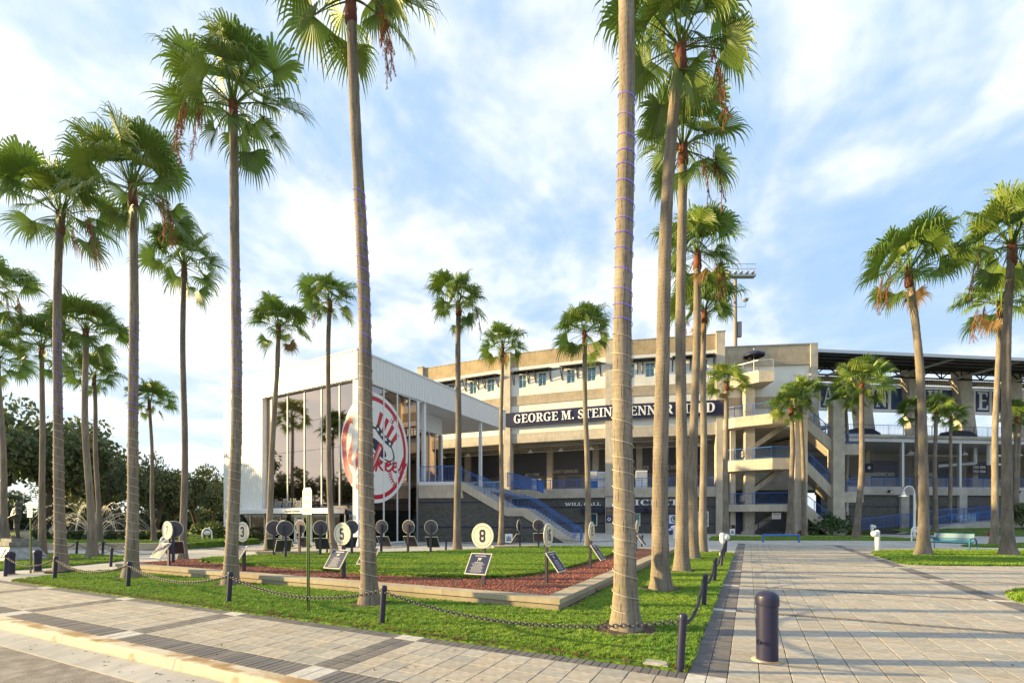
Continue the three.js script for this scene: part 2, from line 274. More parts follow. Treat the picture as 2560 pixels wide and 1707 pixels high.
  const lay = (list, root, keep) => {
    for (const c of list) { const [X, Z] = Q(c.a, c.b); c.X = X; c.Z = Z; c.near = Z > 5.3 && Math.abs(X / Z) < 1.07 ? Z - c.w * c.l * 6 : 1e3 + Math.hypot(X, Z); }
    list.sort((p, q) => p.near - q.near);
    const rest = {};
    list.forEach((c, i) => {
      const key = c.w.toFixed(2) + '_' + c.l.toFixed(2), geo = geoCache[key] || (geoCache[key] = chamfer(c.w, c.l)), ms = PM[c.type], v = Math.floor(rnd() * ms.length), y = rr(-0.002, 0.0025);
      if (i < keep) { const m = part('paver', geo, ms[v], root, V(c.X, c.Z, y), TURN); m.rotation.x = 0; } else (rest[c.type + v] || (rest[c.type + v] = { b: new B(), m: ms[v] })).b.add(geo, new THREE.Matrix4().makeRotationY(TURN).setPosition(c.X, y, -c.Z));
    });
    for (const k of Object.keys(rest)) { const m = rest[k].b.mesh('paver_field', rest[k].m, root); m.userData.kind = 'stuff'; }
  };
  const q = (l) => l.map(([a, b]) => Q(a, b));
  const sw = structure(new B().prism(q([[-28, -2.2], [0, -2.2], [0, 0], [-28, 0]]), -0.2, -0.02).mesh('sidewalk', M.bed)); lay(walk, sw, 300);
  const pz = structure(new B().prism(q([[0, -2.2], [14, -2.2], [14, 31], [0, 31]]), -0.2, -0.02).mesh('plaza_pavement', M.bed)); lay(plaza, pz, 300);
  // metal cover let into the plaza
  const cov = structure(new B().lathe([[0, 0.008], [0.19, 0.008], [0.2, 0.004], [0.2, -0.005]], 28, 0, 0, 0).mesh('drain_cover', M.gutter)); const [X, Z] = [5.25, 5.5]; cov.position.copy(V(X, Z, 0));
}
// ---------------------------------------------------------------- lawns and the raised planter
const inside = (p, poly) => { let c = false; for (let i = 0, j = poly.length - 1; i < poly.length; j = i++) { const [xi, yi] = poly[i], [xj, yj] = poly[j]; if ((yi > p[1]) !== (yj > p[1]) && p[0] < (xj - xi) * (p[1] - yi) / (yj - yi) + xi) c = !c; } return c; };
const smoothPoly = (pts, n = 8) => new THREE.CatmullRomCurve3(pts.map(([x, z]) => V3(x, 0, z)), true, 'centripetal').getPoints(pts.length * n).slice(0, -1).map((p) => [p.x, p.z]);
const grassSpots = [];                                              // [polygon, height, density, tint, holes]
const palmSpots = [];
{
  seed = 21;
  const lawn = (poly, h, dens, y0 = -0.1) => { const m = structure(new B().prism(poly, y0, h).mesh('lawn', M.lawn)); grassSpots.push([poly, h, dens]); return m; };
  // front lawn, L-shaped round the planter
  const F = [Q(-18.6, 0.0), Q(-18.0, -0.01), Q(0, 0), Q(0, 20.6), Q(-0.8, 21.2), Q(-3.2, 21), Q(-3.0, 4), Q(-18.2, 4.2), Q(-19.4, 2.0)];
  lawn(F, 0.035, 420);
  // planter: front wall along the street, right wall along the plaza, curved back
  const back = [[-18.9, 4.6], [-17.6, 7.4], [-15.6, 9.2], [-13.2, 11.2], [-11.2, 13.8], [-10.1, 16.2], [-8.4, 18.2], [-5.2, 19.1], [-2.7, 19.0]];
  const wallPts = [[-18.9, 2.75], [-2.7, 2.75], [-2.7, 19.0]];
  const pl = thing('raised_planter', 'low tan concrete retaining wall around the red mulch bed with number signs', 'planter', [Q(-2.7, 2.75)[0], 0, -Q(-2.7, 2.75)[1]]);
  const strip = (from, to, inner, y0, y1, out) => { const [a0, b0] = from, [a1, b1] = to; return inner ? [Q(a0, b0 - out), Q(a1 + out, b1 - out), Q(a1 - 0.34, b1 + 0.34), Q(a0, b0 + 0.34)] : null; };
  new B().prism([Q(-18.9, 2.75), Q(-2.7, 2.75), Q(-2.7, 19), Q(-3.0, 19), Q(-3.0, 3.05), Q(-18.9, 3.05)], -0.1, 0.165).mesh('wall', M.planter, pl);
  // cap stones with joints
  for (let k = 0; k < 6; k++) { const a0 = -18.9 + k * 2.7 + (k ? 0.004 : 0), a1 = k < 5 ? -18.9 + (k + 1) * 2.7 - 0.004 : -2.66; new B().prism([Q(a0, 2.71), Q(a1, 2.71), Q(k < 5 ? a1 : -3.05, 3.1), Q(a0, 3.1)], 0.165, 0.27).mesh('cap_stone', M.planterCap, pl); }
  for (let k = 0; k < 6; k++) { const b0 = k ? 2.75 + k * 2.7 + 0.004 : 2.72, b1 = k < 5 ? 2.75 + (k + 1) * 2.7 - 0.004 : 19; new B().prism([Q(-2.66, b0), Q(-2.66, b1), Q(-3.05, b1), Q(-3.05, k ? b0 : 3.105)], 0.165, 0.27).mesh('cap_stone', M.planterCap, pl); }
  for (const [a, b, f] of [[-7.4, 2.75, 0], [-14.0, 2.75, 0], [-2.7, 5.4, 1]]) { const [X, Z] = Q(a, b), g = new THREE.TorusGeometry(0.055, 0.012, 6, 18); g.rotateY(f ? TURN + Math.PI / 2 : TURN); g.translate(X, 0.05, -Z); new B().add(g).mesh('drain_pipe', M.black, pl); }
  const bed = smoothPoly(back, 6).slice(0, 0);
  const bedPoly = [Q(-18.9, 3.04), Q(-3.04, 3.04), Q(-3.04, 19), ...back.slice(1, -1).reverse().map(([a, b]) => Q(a, b)), Q(-18.9, 4.6)];
  structure(new B().prism(bedPoly, -0.1, 0.245).mesh('mulch_bed', M.mulch));
  const innerL = smoothPoly([[-17.3, 4.6], [-13, 4.4], [-8.4, 4.35], [-6.2, 4.75], [-5.0, 5.6], [-4.55, 7.2], [-4.4, 10.3], [-4.55, 14], [-4.9, 17.4], [-6.4, 18.3], [-8.6, 17.6], [-9.9, 16.0], [-11, 13.6], [-13, 11.0], [-15.4, 9.0], [-17.2, 7.0], [-17.9, 5.4]], 5).map(([a, b]) => Q(a, b));
  lawn(innerL, 0.315, 230, 0.1);
  // mulch chips scattered loose on the bed
  { const chip = new THREE.BoxGeometry(0.05, 0.012, 0.018), n = 5200, im = new THREE.InstancedMesh(chip, mat(C(1, 1, 1), 1), n), m4 = new THREE.Matrix4(), e = new THREE.Euler(); let k = 0;
    while (k < n) { const p = Q(rr(-18.8, -3.1), rr(3.1, 12)); if (!inside(p, bedPoly) || inside(p, innerL)) continue; e.set(rr(-0.5, 0.5), rr(0, 6.3), rr(-0.5, 0.5)); m4.makeRotationFromEuler(e).scale(V3(rr(0.5, 1.2), 1, rr(0.6, 1.4))).setPosition(p[0], 0.25, -p[1]); im.setMatrixAt(k, m4); const s = rr(0.6, 1.35); im.setColorAt(k, C(0.36 * s, 0.125 * s, 0.09 * s)); k++; }
    im.name = 'mulch_chips'; im.userData.kind = 'stuff'; tag(im, 'loose red bark chips on the planter bed', 'mulch'); scene.add(im); }
  // lawns across the plaza and along the stadium
  lawn(smoothPoly([[19.4, 25.6], [16.2, 20.6], [15.5, 18.9], [19.6, 18.3], [40, 16.5], [42, 26], [28, 26.4]], 5), 0.035, 110);
  lawn(smoothPoly([[11.7, 11.4], [11.2, 10.4], [18, 7.6], [22, 12], [13, 12.3]], 5), 0.035, 160);
  lawn([[15.4, 37.8], [18.3, 44.3], [26, 44.6], [33, 44.2], [33.6, 40.4], [31.3, 37.3], [24, 37.9]], 0.03, 30);
  lawn([[25, 47.2], [26, 51.8], [37, 52], [36, 47.4]], 0.03, 20);
  lawn(smoothPoly([[28.2, 30.2], [30, 29], [45, 28], [60, 31], [45, 34], [34, 33]], 5), 0.03, 60);
  // statue lawn and raised lawn on the left
  lawn(smoothPoly([[-34, 17.5], [-17.8, 16.8], [-17.0, 18.3], [-16.6, 20.4], [-18, 22.4], [-21.4, 23.4], [-34, 25]], 6), 0.035, 130);
  lawn([[-50, 27.7], [-18.6, 27.7], [-17.2, 33], [-24, 37], [-50, 40]], 0.33, 30);
  const lw = thing('garden_wall', 'low brown garden wall edging the raised lawn before the fountain', 'wall', [-34, 0, -27.5]);
  for (let k = 0; k < 10; k++) new B().prism([[-50 + k * 3.14, 27.4], [-50 + (k + 1) * 3.14 - 0.02, 27.4], [-50 + (k + 1) * 3.14 - 0.02, 27.7], [-50 + k * 3.14, 27.7]], -0.1, 0.36).mesh('wall_section', M.tanGrey, lw);
  // rising lawn at the foot of the ramp on the right
  { const P = [[39.1, 50, 0.5], [42.3, 48.9, 0.03], [45.7, 46, 0.03], [62, 43, 0.03], [95, 44, 0.03], [95, 55, 0.9], [66, 54.5, 0.9], [45.9, 53, 0.8]], g = new THREE.BufferGeometry(), tri = [[0, 1, 7], [1, 2, 7], [2, 6, 7], [2, 3, 6], [3, 4, 6], [4, 5, 6]];
    g.setAttribute('position', new THREE.Float32BufferAttribute(tri.flat().flatMap((i) => [P[i][0], P[i][2], -P[i][1]]), 3)); g.computeVertexNormals(); structure(new B().add(g).mesh('lawn_bank', M.lawn)); }
  structure(new B().prism(smoothPoly([[52, 34.5], [60, 34], [75, 37], [62, 39.5], [53, 38.5]], 5), -0.1, 0.02).mesh('gravel_patch', M.gutter));
  // bark strip at the foot of the planter's right wall
  structure(new B().prism([Q(-2.68, 2.9), Q(-2.45, 3.0), Q(-2.4, 9), Q(-2.5, 17), Q(-2.68, 17)], 0, 0.05).mesh('bark_strip', M.soil));
}
function growGrass() {                                              // grass tufts on all lawns, nothing on the bare rings round the palms
  seed = 31;
  const pos = [], tuft = (nb, h) => { for (let k = 0; k < nb; k++) { const a = rr(0, 6.28), r = rr(0, 0.035), x = Math.cos(a) * r, z = Math.sin(a) * r, la = rr(0, 6.28), ln = rr(0.008, 0.03), hh = h * rr(0.55, 1.1), w = 0.0035, wx = -Math.sin(la) * w, wz = Math.cos(la) * w, mx = x + Math.cos(la) * ln * 0.35, mz = z + Math.sin(la) * ln * 0.35; pos.push(x - wx, 0, z - wz, x + wx, 0, z + wz, mx + wx * 0.8, hh * 0.6, mz + wz * 0.8, x - wx, 0, z - wz, mx + wx * 0.8, hh * 0.6, mz + wz * 0.8, mx - wx * 0.8, hh * 0.6, mz - wz * 0.8, mx - wx * 0.8, hh * 0.6, mz - wz * 0.8, mx + wx * 0.8, hh * 0.6, mz + wz * 0.8, x + Math.cos(la) * ln, hh, z + Math.sin(la) * ln); } };
  tuft(18, 0.05);
  const g = new THREE.BufferGeometry(); g.setAttribute('position', new THREE.Float32BufferAttribute(pos, 3)); g.computeVertexNormals();
  const list = [];
  for (const [poly, h, dens] of grassSpots) {
    const xs = poly.map((p) => p[0]), zs = poly.map((p) => p[1]), x0 = Math.min(...xs), x1 = Math.max(...xs), z0 = Math.min(...zs), z1 = Math.max(...zs), n = Math.round((x1 - x0) * (z1 - z0) * dens);
    for (let k = 0; k < n; k++) {
      const p = [rr(x0, x1), rr(z0, z1)]; if (Math.abs(p[0] / p[1]) > 1.12 || !inside(p, poly)) continue;
      const a = (p[0] - Q0[0]) * UA[0] + (p[1] - Q0[1]) * UA[1], b = (p[0] - Q0[0]) * UB[0] + (p[1] - Q0[1]) * UB[1];
      if (h < 0.1 && a < -2.6 && a > -18.95 && b > 2.7 && b < 19) continue;
      let bare = false; for (const [px, pz, pr] of palmSpots) { const d = Math.hypot(p[0] - px, p[1] - pz); if (d < pr * (0.8 + 0.5 * vnoise(p[0] * 4, p[1] * 4, 0, 0, 5))) bare = true; } if (bare) continue;
      const edge = h < 0.1 && dens > 300 ? Math.max(0, 1 - Math.abs(b) / 0.16) : 0;
      list.push([p[0], h - 0.006, p[1], edge, dens]);
    }
  }
  const im = new THREE.InstancedMesh(g, phys(C(1, 1, 1), 0.75, { transmission: 0.25, thickness: 0 }), list.length), m4 = new THREE.Matrix4(), e = new THREE.Euler();
  list.forEach(([X, y, Z, edge, dens], i) => {
    const s = rr(0.8, 1.3) * (dens < 200 ? 1.5 : 1.0) * (1 - 0.35 * edge); e.set(0, rr(0, 6.28), 0); m4.makeRotationFromEuler(e).scale(V3(s * 1.25, s * rr(0.75, 1.15), s * 1.25)).setPosition(X, y, -Z); im.setMatrixAt(i, m4);
    const n = fbm(X * 0.9, Z * 0.9, 3, 0, 301), dry = rnd() < 0.035 + 0.65 * edge ? 1 : 0, k = 0.82 + 0.36 * n + rr(-0.12, 0.12);
    im.setColorAt(i, dry ? C(0.24 * k, 0.155 * k, 0.055 * k) : C((0.225 + 0.10 * (n - 0.5)) * k, 0.375 * k, 0.022 * k));
  });
  im.name = 'lawn_grass'; im.userData.kind = 'stuff'; tag(im, 'short green grass on the lawns', 'grass'); scene.add(im); console.log('grass tufts', list.length);
}
// ---------------------------------------------------------------- fan palms
const PALM = {};
{
  seed = 41;
  const leafC = [[0.140, 0.225, 0.034], [0.165, 0.265, 0.036], [0.210, 0.305, 0.040], [0.115, 0.185, 0.036], [0.270, 0.340, 0.046]];
  PALM.leaf = leafC.map((c) => phys(C(...c), 0.42, { transmission: 0.45, thickness: 0, specularIntensity: 0.7 }));
  PALM.dead = phys(C(0.24, 0.15, 0.065), 0.85);
  PALM.boot = mat(C(0.27, 0.085, 0.042), 0.8, { map: T.rust }); PALM.bootDark = mat(C(0.16, 0.085, 0.05), 0.9);
  PALM.stalk = mat(C(0.33, 0.155, 0.075), 0.8);
  PALM.trunk = [[0.305, 0.250, 0.195], [0.34, 0.282, 0.215], [0.28, 0.229, 0.182]].map((c) => mat(C(...c), 0.95, { map: T.trunk, bumpMap: T.trunkBump, bumpScale: 0.02 }));
  // one leaf: arched stalk and a pleated fan of segments that split and hang at their tips; elev = angle of the stalk above level
  function frond(elev, s) {
    seed = 500 + s * 31; const pos = [], tri = (a, b, c) => pos.push(a.x, a.y, a.z, b.x, b.y, b.z, c.x, c.y, c.z);
    const Lp = rr(0.85, 1.15), d0 = V3(Math.cos(elev), Math.sin(elev), 0), pts = [V3(0.05, -0.05, 0)]; let dir = d0.clone(), p = pts[0].clone();
    const sag = 0.06 + 0.18 * Math.max(0, Math.cos(elev)) * (elev < 0.5 ? 1.2 : 0.7);
    for (let k = 0; k < 5; k++) { p = p.clone().addScaledVector(dir, Lp / 5); pts.push(p); dir = dir.clone().add(V3(0, -sag / 3, 0)).normalize(); }
    const b0 = V3(0, 0, 1), b = b0;
    for (let k = 0; k < 5; k++) { const w0 = 0.030 - 0.004 * k, w1 = 0.026 - 0.004 * k, up = V3(0, 0.02, 0); const A = pts[k], E = pts[k + 1]; const al = A.clone().addScaledVector(b, w0), ar = A.clone().addScaledVector(b, -w0), el = E.clone().addScaledVector(b, w1), er = E.clone().addScaledVector(b, -w1), at = A.clone().add(up), et = E.clone().add(up); tri(al, el, et); tri(al, et, at); tri(at, et, er); tri(at, er, ar); tri(ar, er, el); tri(ar, el, al); }
    dir.add(V3(0, -0.06, 0)).normalize(); const n = b.clone().cross(dir).normalize(); if (n.y < 0 && elev < 1.2) n.negate(); return blade(pos, tri, dir, b, n, pts[5], [0, 0.75, -0.75][s % 3], elev);
  }
  function blade(pos, tri, dir, bb, nn, hubP, roll, elev) {
    const b = bb.clone().applyAxisAngle(dir, roll), n = nn.clone().applyAxisAngle(dir, roll);
    const N = 32, fm = rr(1.75, 2.25), R = rr(0.9, 1.15), fold = rr(0.12, 0.42), hub = hubP, dr = rr(0.55, 1.0);
    for (let i = 0; i < N; i++) {
      const f = fm * ((i + 0.5) / N * 2 - 1), df = fm / N, r = dir.clone().multiplyScalar(Math.cos(f)).addScaledVector(b, Math.sin(f)), wd = dir.clone().multiplyScalar(-Math.sin(f)).addScaledVector(b, Math.cos(f));
      r.addScaledVector(n, fold * Math.abs(Math.sin(f)) - 0.1 * Math.max(0, Math.cos(f))).normalize();
      const L = R * (1 - 0.22 * Math.pow(Math.abs(f) / fm, 2)) * rr(0.82, 1.15), st = [0, 0.24, 0.46, 0.62, 0.80, 1], dd = dr * rr(0.75, 1.15), tw = rr(-0.25, 0.25);
      let q = hub.clone(), prev = null, dirr = r.clone();
      for (let k = 0; k < st.length; k++) {
        const t = st[k]; if (k) { const w = 0.06 * t + dd * sstep(0.42, 1.0, t); dirr = r.clone().multiplyScalar(1 - Math.min(0.92, w)).add(V3(0, -Math.min(1, w), 0)).normalize(); q = q.clone().addScaledVector(dirr, L * (t - st[k - 1])); }
        const full = Math.tan(df) * L * Math.min(t, 0.50) * 0.98 + 0.004, hw = t <= 0.50 ? full : full * Math.pow(1 - (t - 0.50) / 0.50, 0.9) * 0.78;
        const side = wd.clone().addScaledVector(V3(0, 0, 1), tw * sstep(0.5, 1, t)).normalize(), up = n.clone().multiplyScalar(-hw * 0.42);
        const cur = [q.clone().addScaledVector(side, -hw), q.clone().add(up), q.clone().addScaledVector(side, hw)];
        if (prev) { if (k < st.length - 1) { tri(prev[0], cur[0], cur[1]); tri(prev[0], cur[1], prev[1]); tri(prev[1], cur[1], cur[2]); tri(prev[1], cur[2], prev[2]); } else { tri(prev[0], cur[1], prev[1]); tri(prev[1], cur[1], prev[2]); } }
        prev = cur;
      }
    }
    const g = new THREE.BufferGeometry(); g.setAttribute('position', new THREE.Float32BufferAttribute(pos, 3)); g.computeVertexNormals(); return g;
  }
  PALM.elevs = [1.35, 1.05, 0.75, 0.45, 0.15, -0.25, -0.65, -1.0]; PALM.fronds = PALM.elevs.map((e, i) => [frond(e, i * 3), frond(e - 0.12, i * 3 + 1), frond(e + 0.1, i * 3 + 2)]);
  // reddish leaf bases sheathing the top of the trunk, radius 1 at the foot
  { seed = 61; const b = new B(); b.lathe([[0.98, 0], [1.28, 0.1], [1.32, 0.28], [1.18, 0.5], [1.12, 0.75], [0.85, 0.95], [0.3, 1.02]].map(([r, y]) => [r * 0.15, y * 0.75]), 12);
    for (let k = 0; k < 34; k++) { const a = rr(0, 6.28), y = rr(0.05, 0.7), g = new THREE.ConeGeometry(0.045, rr(0.16, 0.3), 4); g.scale(1, 1, 0.45); g.translate(0, 0.1, 0); g.applyMatrix4(new THREE.Matrix4().makeRotationFromEuler(new THREE.Euler(rr(0.05, 0.35), 0, rr(-0.15, 0.15)))); g.translate(0, y, 0.165 - 0.03 * y); g.rotateY(a); b.add(g); }
    PALM.bootGeo = b.build(); }
  // hanging seed stalks: arched stems, drooping branchlets, fine twigs
  PALM.stalks = [0, 1, 2].map((s) => {
    seed = 700 + s * 13; const b = new B(), out = rr(1.0, 1.35), drop = rr(1.3, 2.0), pts = [V3(0, 0, 0), V3(out * 0.45, 0.22, 0), V3(out * 0.85, 0.0, 0.05), V3(out, -0.5, 0.05), V3(out * 1.08, -drop * 0.7, 0.1), V3(out * 1.1, -drop, 0.08)], c = new THREE.CatmullRomCurve3(pts); b.tube(pts, 0.013, 4, 14);
    const pos = [];
    for (let k = 0; k < 14; k++) {
      const t = rr(0.42, 0.98), p = c.getPoint(t), ln = rr(0.25, 0.6), q = p.clone().add(V3(rr(-0.16, 0.16), -ln, rr(-0.16, 0.16))); b.tube([p, p.clone().lerp(q, 0.5).add(V3(rr(-0.05, 0.05), 0.03, rr(-0.05, 0.05))), q], 0.006, 3, 3);
      for (let j = 0; j < 34; j++) { const v = p.clone().lerp(q, rr(0.05, 1)), e = v.clone().add(V3(rr(-0.07, 0.07), rr(-0.11, 0.02), rr(-0.07, 0.07))), w = rr(0.006, 0.013); pos.push(v.x - w, v.y, v.z, v.x + w, v.y, v.z + w, e.x, e.y, e.z); const r2 = 0.010; pos.push(e.x - r2, e.y, e.z, e.x + r2, e.y, e.z - r2, e.x, e.y - r2 * 1.8, e.z + r2); }
    }
    const g = new THREE.BufferGeometry(); g.setAttribute('position', new THREE.Float32BufferAttribute(pos, 3)); g.computeVertexNormals(); g.setAttribute('uv', new THREE.BufferAttribute(new Float32Array(pos.length / 3 * 2), 2)); b.add(g); return b.build();
  });
}
// X, Z foot; h = height of the crown's heart; lx, lz = how far the heart stands from the foot; r = trunk radius; bow = sideways bend
function trunkCurve(p) { const n = 26, pts = []; for (let k = 0; k <= n; k++) { const t = k / n; pts.push(V3(p.lx * (t * (1 - p.ease) + t * t * p.ease) + p.bow * Math.sin(Math.PI * t) + 0.03 * Math.sin(t * 9 + p.X), t * p.h, -(p.lz * t) + 0.03 * Math.sin(t * 7 + p.Z))); } return pts; }
const trunkR = (p, y) => { const t = y / p.h; return p.r * (1 + p.flare * Math.exp(-y / 0.42) + 0.12 * Math.exp(-y / 2)) * lerp(1, 0.66, Math.pow(t, 0.8)) * (1 + 0.035 * (vnoise(y * 1.7, p.X * 3, 0, 0, 7) - 0.5) * 2); };
function palm(o) {
  const p = { lx: 0, lz: 0, r: 0.17, bow: 0, ease: 0.3, flare: 0.45, size: 1, base: 0, n: 31, stalks: 1, tone: 0, ...o };
  const t = thing('fan_palm', p.label, 'palm tree', [p.X, p.base, -p.Z], 0, p.group); palmSpots.push([p.X, p.Z, p.r * (1 + p.flare) + 0.2]);
  seed = Math.round(1000 + p.X * 91 + p.Z * 37);
  const pts = trunkCurve(p), ns = 16, pos = [], uv = [], idx = [], rings = [];
  for (let k = 0; k < pts.length; k++) for (const f of k + 1 < pts.length ? [0, 0.25, 0.5, 0.75] : [0]) rings.push(k + 1 < pts.length ? pts[k].clone().lerp(pts[k + 1], f) : pts[k]);
  rings.unshift(rings[0].clone().setY(-0.12));
  rings.forEach((c, k) => { const y = Math.max(0, c.y), r0 = trunkR(p, y); for (let j = 0; j <= ns; j++) { const a = j / ns * 6.2832, rb = r0 * (1 + 0.02 * Math.sin(k * 2.4 + p.X) + (y < 0.5 ? 0.07 * (1 - y / 0.5) * (vnoise(j % ns, p.Z, 0, 0, 3) - 0.5) * 2 : 0)); pos.push(c.x + Math.cos(a) * rb, c.y, c.z + Math.sin(a) * rb); uv.push(j / ns, y); if (k && j) { const q = k * (ns + 1) + j; idx.push(q, q - 1, q - ns - 2, q, q - ns - 2, q - ns - 1); } } });
  const g = new THREE.BufferGeometry(); g.setAttribute('position', new THREE.Float32BufferAttribute(pos, 3)); g.setAttribute('uv', new THREE.Float32BufferAttribute(uv, 2)); g.setIndex(idx); g.computeVertexNormals();
  part('trunk', g, PALM.trunk[Math.floor(rnd() * 3)], t);
  const top = pts[pts.length - 1], rt = trunkR(p, p.h), boot = part('boot', PALM.bootGeo, rnd() < 0.8 ? PALM.boot : PALM.bootDark, t, V3(top.x, top.y - 0.62 * p.size, top.z), rr(0, 6)); boot.scale.set(rt / 0.15 * 0.98, p.size, rt / 0.15 * 0.98);
  const place = (e, v, az, m, s) => { const f = part('frond', PALM.fronds[e][v], m, t, V3(top.x, top.y + 0.08 - 0.07 * Math.max(0, e - 3), top.z), az); f.scale.setScalar(s * p.size); f.rotation.z = 0; return f; };
  let az = rr(0, 6.28);
  const dist = [0, 0, 0, 1, 1, 1, 1, 1, 1, 2, 2, 2, 2, 2, 2, 2, 3, 3, 3, 3, 3, 3, 4, 4, 4, 4, 5, 5, 6, 7];
  for (let k = 0; k < p.n; k++) { const e = dist[Math.floor(k / p.n * dist.length)]; az += 2.39996 + rr(-0.25, 0.25); const mk = e <= 1 ? [1, 2, 1, 4][Math.floor(rnd() * 4)] : e >= 5 ? [0, 3, 0][Math.floor(rnd() * 3)] : [0, 1, 1, 2, 0][Math.floor(rnd() * 5)]; const bad = e >= 6 && rnd() < 0.12; place(e, Math.floor(rnd() * 3), az, bad ? PALM.dead : PALM.leaf[p.tone && rnd() < 0.45 ? (rnd() < 0.5 ? 4 : 2) : mk], rr(0.8, 1.15) * (e >= 6 ? 0.78 : 1)); }
  for (let k = 0; k < p.stalks; k++) { const s = part('seed_stalk', PALM.stalks[(k + Math.floor(rnd() * 3)) % 3], PALM.stalk, t, V3(top.x, top.y - 0.02, top.z), (p.sAz ?? rr(0, 6)) + k * 0.35); s.scale.setScalar(p.size * rr(0.85, 1.1) * (p.sS || 0.85)); }
  if (p.ring) { const rg = new B(), n = 24, pp = []; for (let k = 0; k < n; k++) { const a = k / n * 6.283, q = p.r * (1 + p.flare) + p.ring * (0.7 + 0.6 * vnoise(k * 0.7, p.X, 0, 0, 3)); pp.push([p.X + Math.cos(a) * q, p.Z + Math.sin(a) * q]); } structure(rg.prism(pp, 0.0, 0.047).mesh('bare_soil', M.soil)); }
  if (p.wrap) { // a string of lights wound up the trunk: unlit below, glowing violet above
    const top2 = p.wrap, lit = p.lit, cv = new THREE.CatmullRomCurve3(pts), mk = (y0, y1) => { const L = []; for (let y = y0; y <= y1; y += 0.018) { const turns = y / (p.pitch || 0.28), a = turns * 6.2832 + 0.5 * Math.sin(y * 2.3 + p.X), c = cv.getPoint(y / p.h), r = trunkR(p, y) * 1.035 + 0.008; L.push(V3(c.x + Math.cos(a) * r, y + 0.04 * Math.sin(y * 5 + p.Z), c.z + Math.sin(a) * r)); } return L; };
    const w = thing('light_string', p.wrapLabel, 'string light', [p.X, 0, -p.Z]); const o3 = (L) => L.map((q) => q.clone().add(V3(p.X, p.base, -p.Z)));
    const cord = (name, L, m) => new B().tube(o3(L), 0.0062, 4, L.length).mesh(name, m, w);
    cord('unlit_cord', mk(0.35, lit), PALM.cord || (PALM.cord = mat(C(0.62, 0.55, 0.42), 0.5)));
    cord('glowing_cord', mk(lit + 0.02, top2), PALM.glow || (PALM.glow = mat(C(0.26, 0.22, 0.62), 0.4, { emissive: C(0.10, 0.06, 0.9), emissiveIntensity: 0.16 })));
  }
  return t;
}
{
  const G = 'fan palms on the plaza';
  const L = (X, Z, h, label, o = {}) => palm({ X, Z, h, label, group: G, ...o });
  // front row along the street, wound with lights
  const near = { flare: 0.42, ring: 0.22 };
  L(1.85, 8.0, 13.2, 'tall light-wrapped fan palm on the lawn corner by the planter wall', { ...near, lx: 0.03, r: 0.178, flare: 0.52, wrap: 8.9, lit: 4.85, ring: 0.34, wrapLabel: 'light string wound round the palm at the lawn corner', stalks: 0 });
  L(-3.02, 10.25, 12.95, 'tall light-wrapped fan palm beside the number five sign', { ...near, lx: -0.40, bow: 0.03, r: 0.152, flare: 0.55, wrap: 8.9, lit: 5.3, wrapLabel: 'light string wound round the palm beside the number five sign', stalks: 3, sAz: 0.15, n: 29, sS: 0.72 });
  L(-7.65, 13.2, 13.1, 'tall light-wrapped fan palm before the number three sign', { ...near, lx: 0.02, bow: 0.1, r: 0.155, flare: 0.6, wrap: 8.9, lit: 5.2, wrapLabel: 'light string wound round the palm before the number three sign', stalks: 2, sAz: 3.3, size: 1.06 });
  L(-11.6, 14.7, 11.9, 'light-wrapped fan palm at the left end of the planter wall', { ...near, lx: 0.08, bow: 0.05, r: 0.155, flare: 0.65, wrap: 7.9, lit: 4.6, wrapLabel: 'light string wound round the palm at the planter wall end', stalks: 2, sAz: -0.2, size: 1.08 });
  L(-15.4, 16.5, 12.2, 'light-wrapped fan palm at the tip of the front lawn', { ...near, lx: -0.05, bow: -0.1, r: 0.155, flare: 0.6, wrap: 8.6, lit: 5.4, wrapLabel: 'light string wound round the palm at the tip of the front lawn', stalks: 2, sAz: 0.0, size: 1.08 });
  // row along the plaza
  L(3.82, 12.3, 13.8, 'plain-trunked fan palm, the first beyond the wrapped corner palm', { lx: 0.45, bow: -0.18, r: 0.205, flare: 0.45, ring: 0.25, stalks: 2, sAz: -0.1, size: 1.1, sS: 0.85 });
  L(5.82, 16.5, 14.5, 'fan palm with bright orange leaf bases in the plaza row', { lx: 0.0, bow: -0.05, r: 0.21, flare: 0.45, ring: 0.2, stalks: 2, sAz: 0.1, size: 1.1, sS: 0.85 });
  L(7.95, 21.3, 13.4, 'fan palm with lichened foot, third plain trunk in the plaza row', { lx: 0.25, r: 0.215, flare: 0.45, ring: 0.15, stalks: 2, sAz: 0.0, size: 1.12 });
  L(10.0, 25.3, 12.6, 'fan palm at the far end of the plaza row', { lx: 0.05, r: 0.2, flare: 0.4, stalks: 1, size: 1.1 });
  L(19.7, 44.6, 14.1, 'fan palm standing alone before the stair tower', { lx: 0.1, r: 0.27, flare: 0.35, stalks: 0, size: 1.15, tone: 1 });
  // palms round the planter and before the team store
  L(-14.2, 20.9, 12.7, 'slender fan palm behind the number seven sign', { lx: 0.0, r: 0.14, flare: 0.6, stalks: 0, size: 0.98 });
  L(-19.1, 22.0, 10.3, 'fan palm on the statue lawn with a crooked trunk', { lx: -0.35, bow: -0.12, r: 0.155, flare: 0.7, stalks: 0, size: 0.95 });
  L(-22.4, 23.0, 9.9, 'fan palm beside the statue pedestal', { lx: 0.0, bow: 0.05, r: 0.135, flare: 0.6, stalks: 0, size: 0.95 });
  L(-25.3, 29.6, 10.1, 'fan palm on the raised lawn near the fountain', { lx: -0.35, r: 0.145, flare: 0.5, stalks: 0, size: 0.92, base: 0.3 });
  L(-22.7, 30.6, 8.8, 'short fan palm between the oaks and the store', { lx: -0.25, r: 0.125, flare: 0.5, stalks: 0, size: 0.85, base: 0.3 });
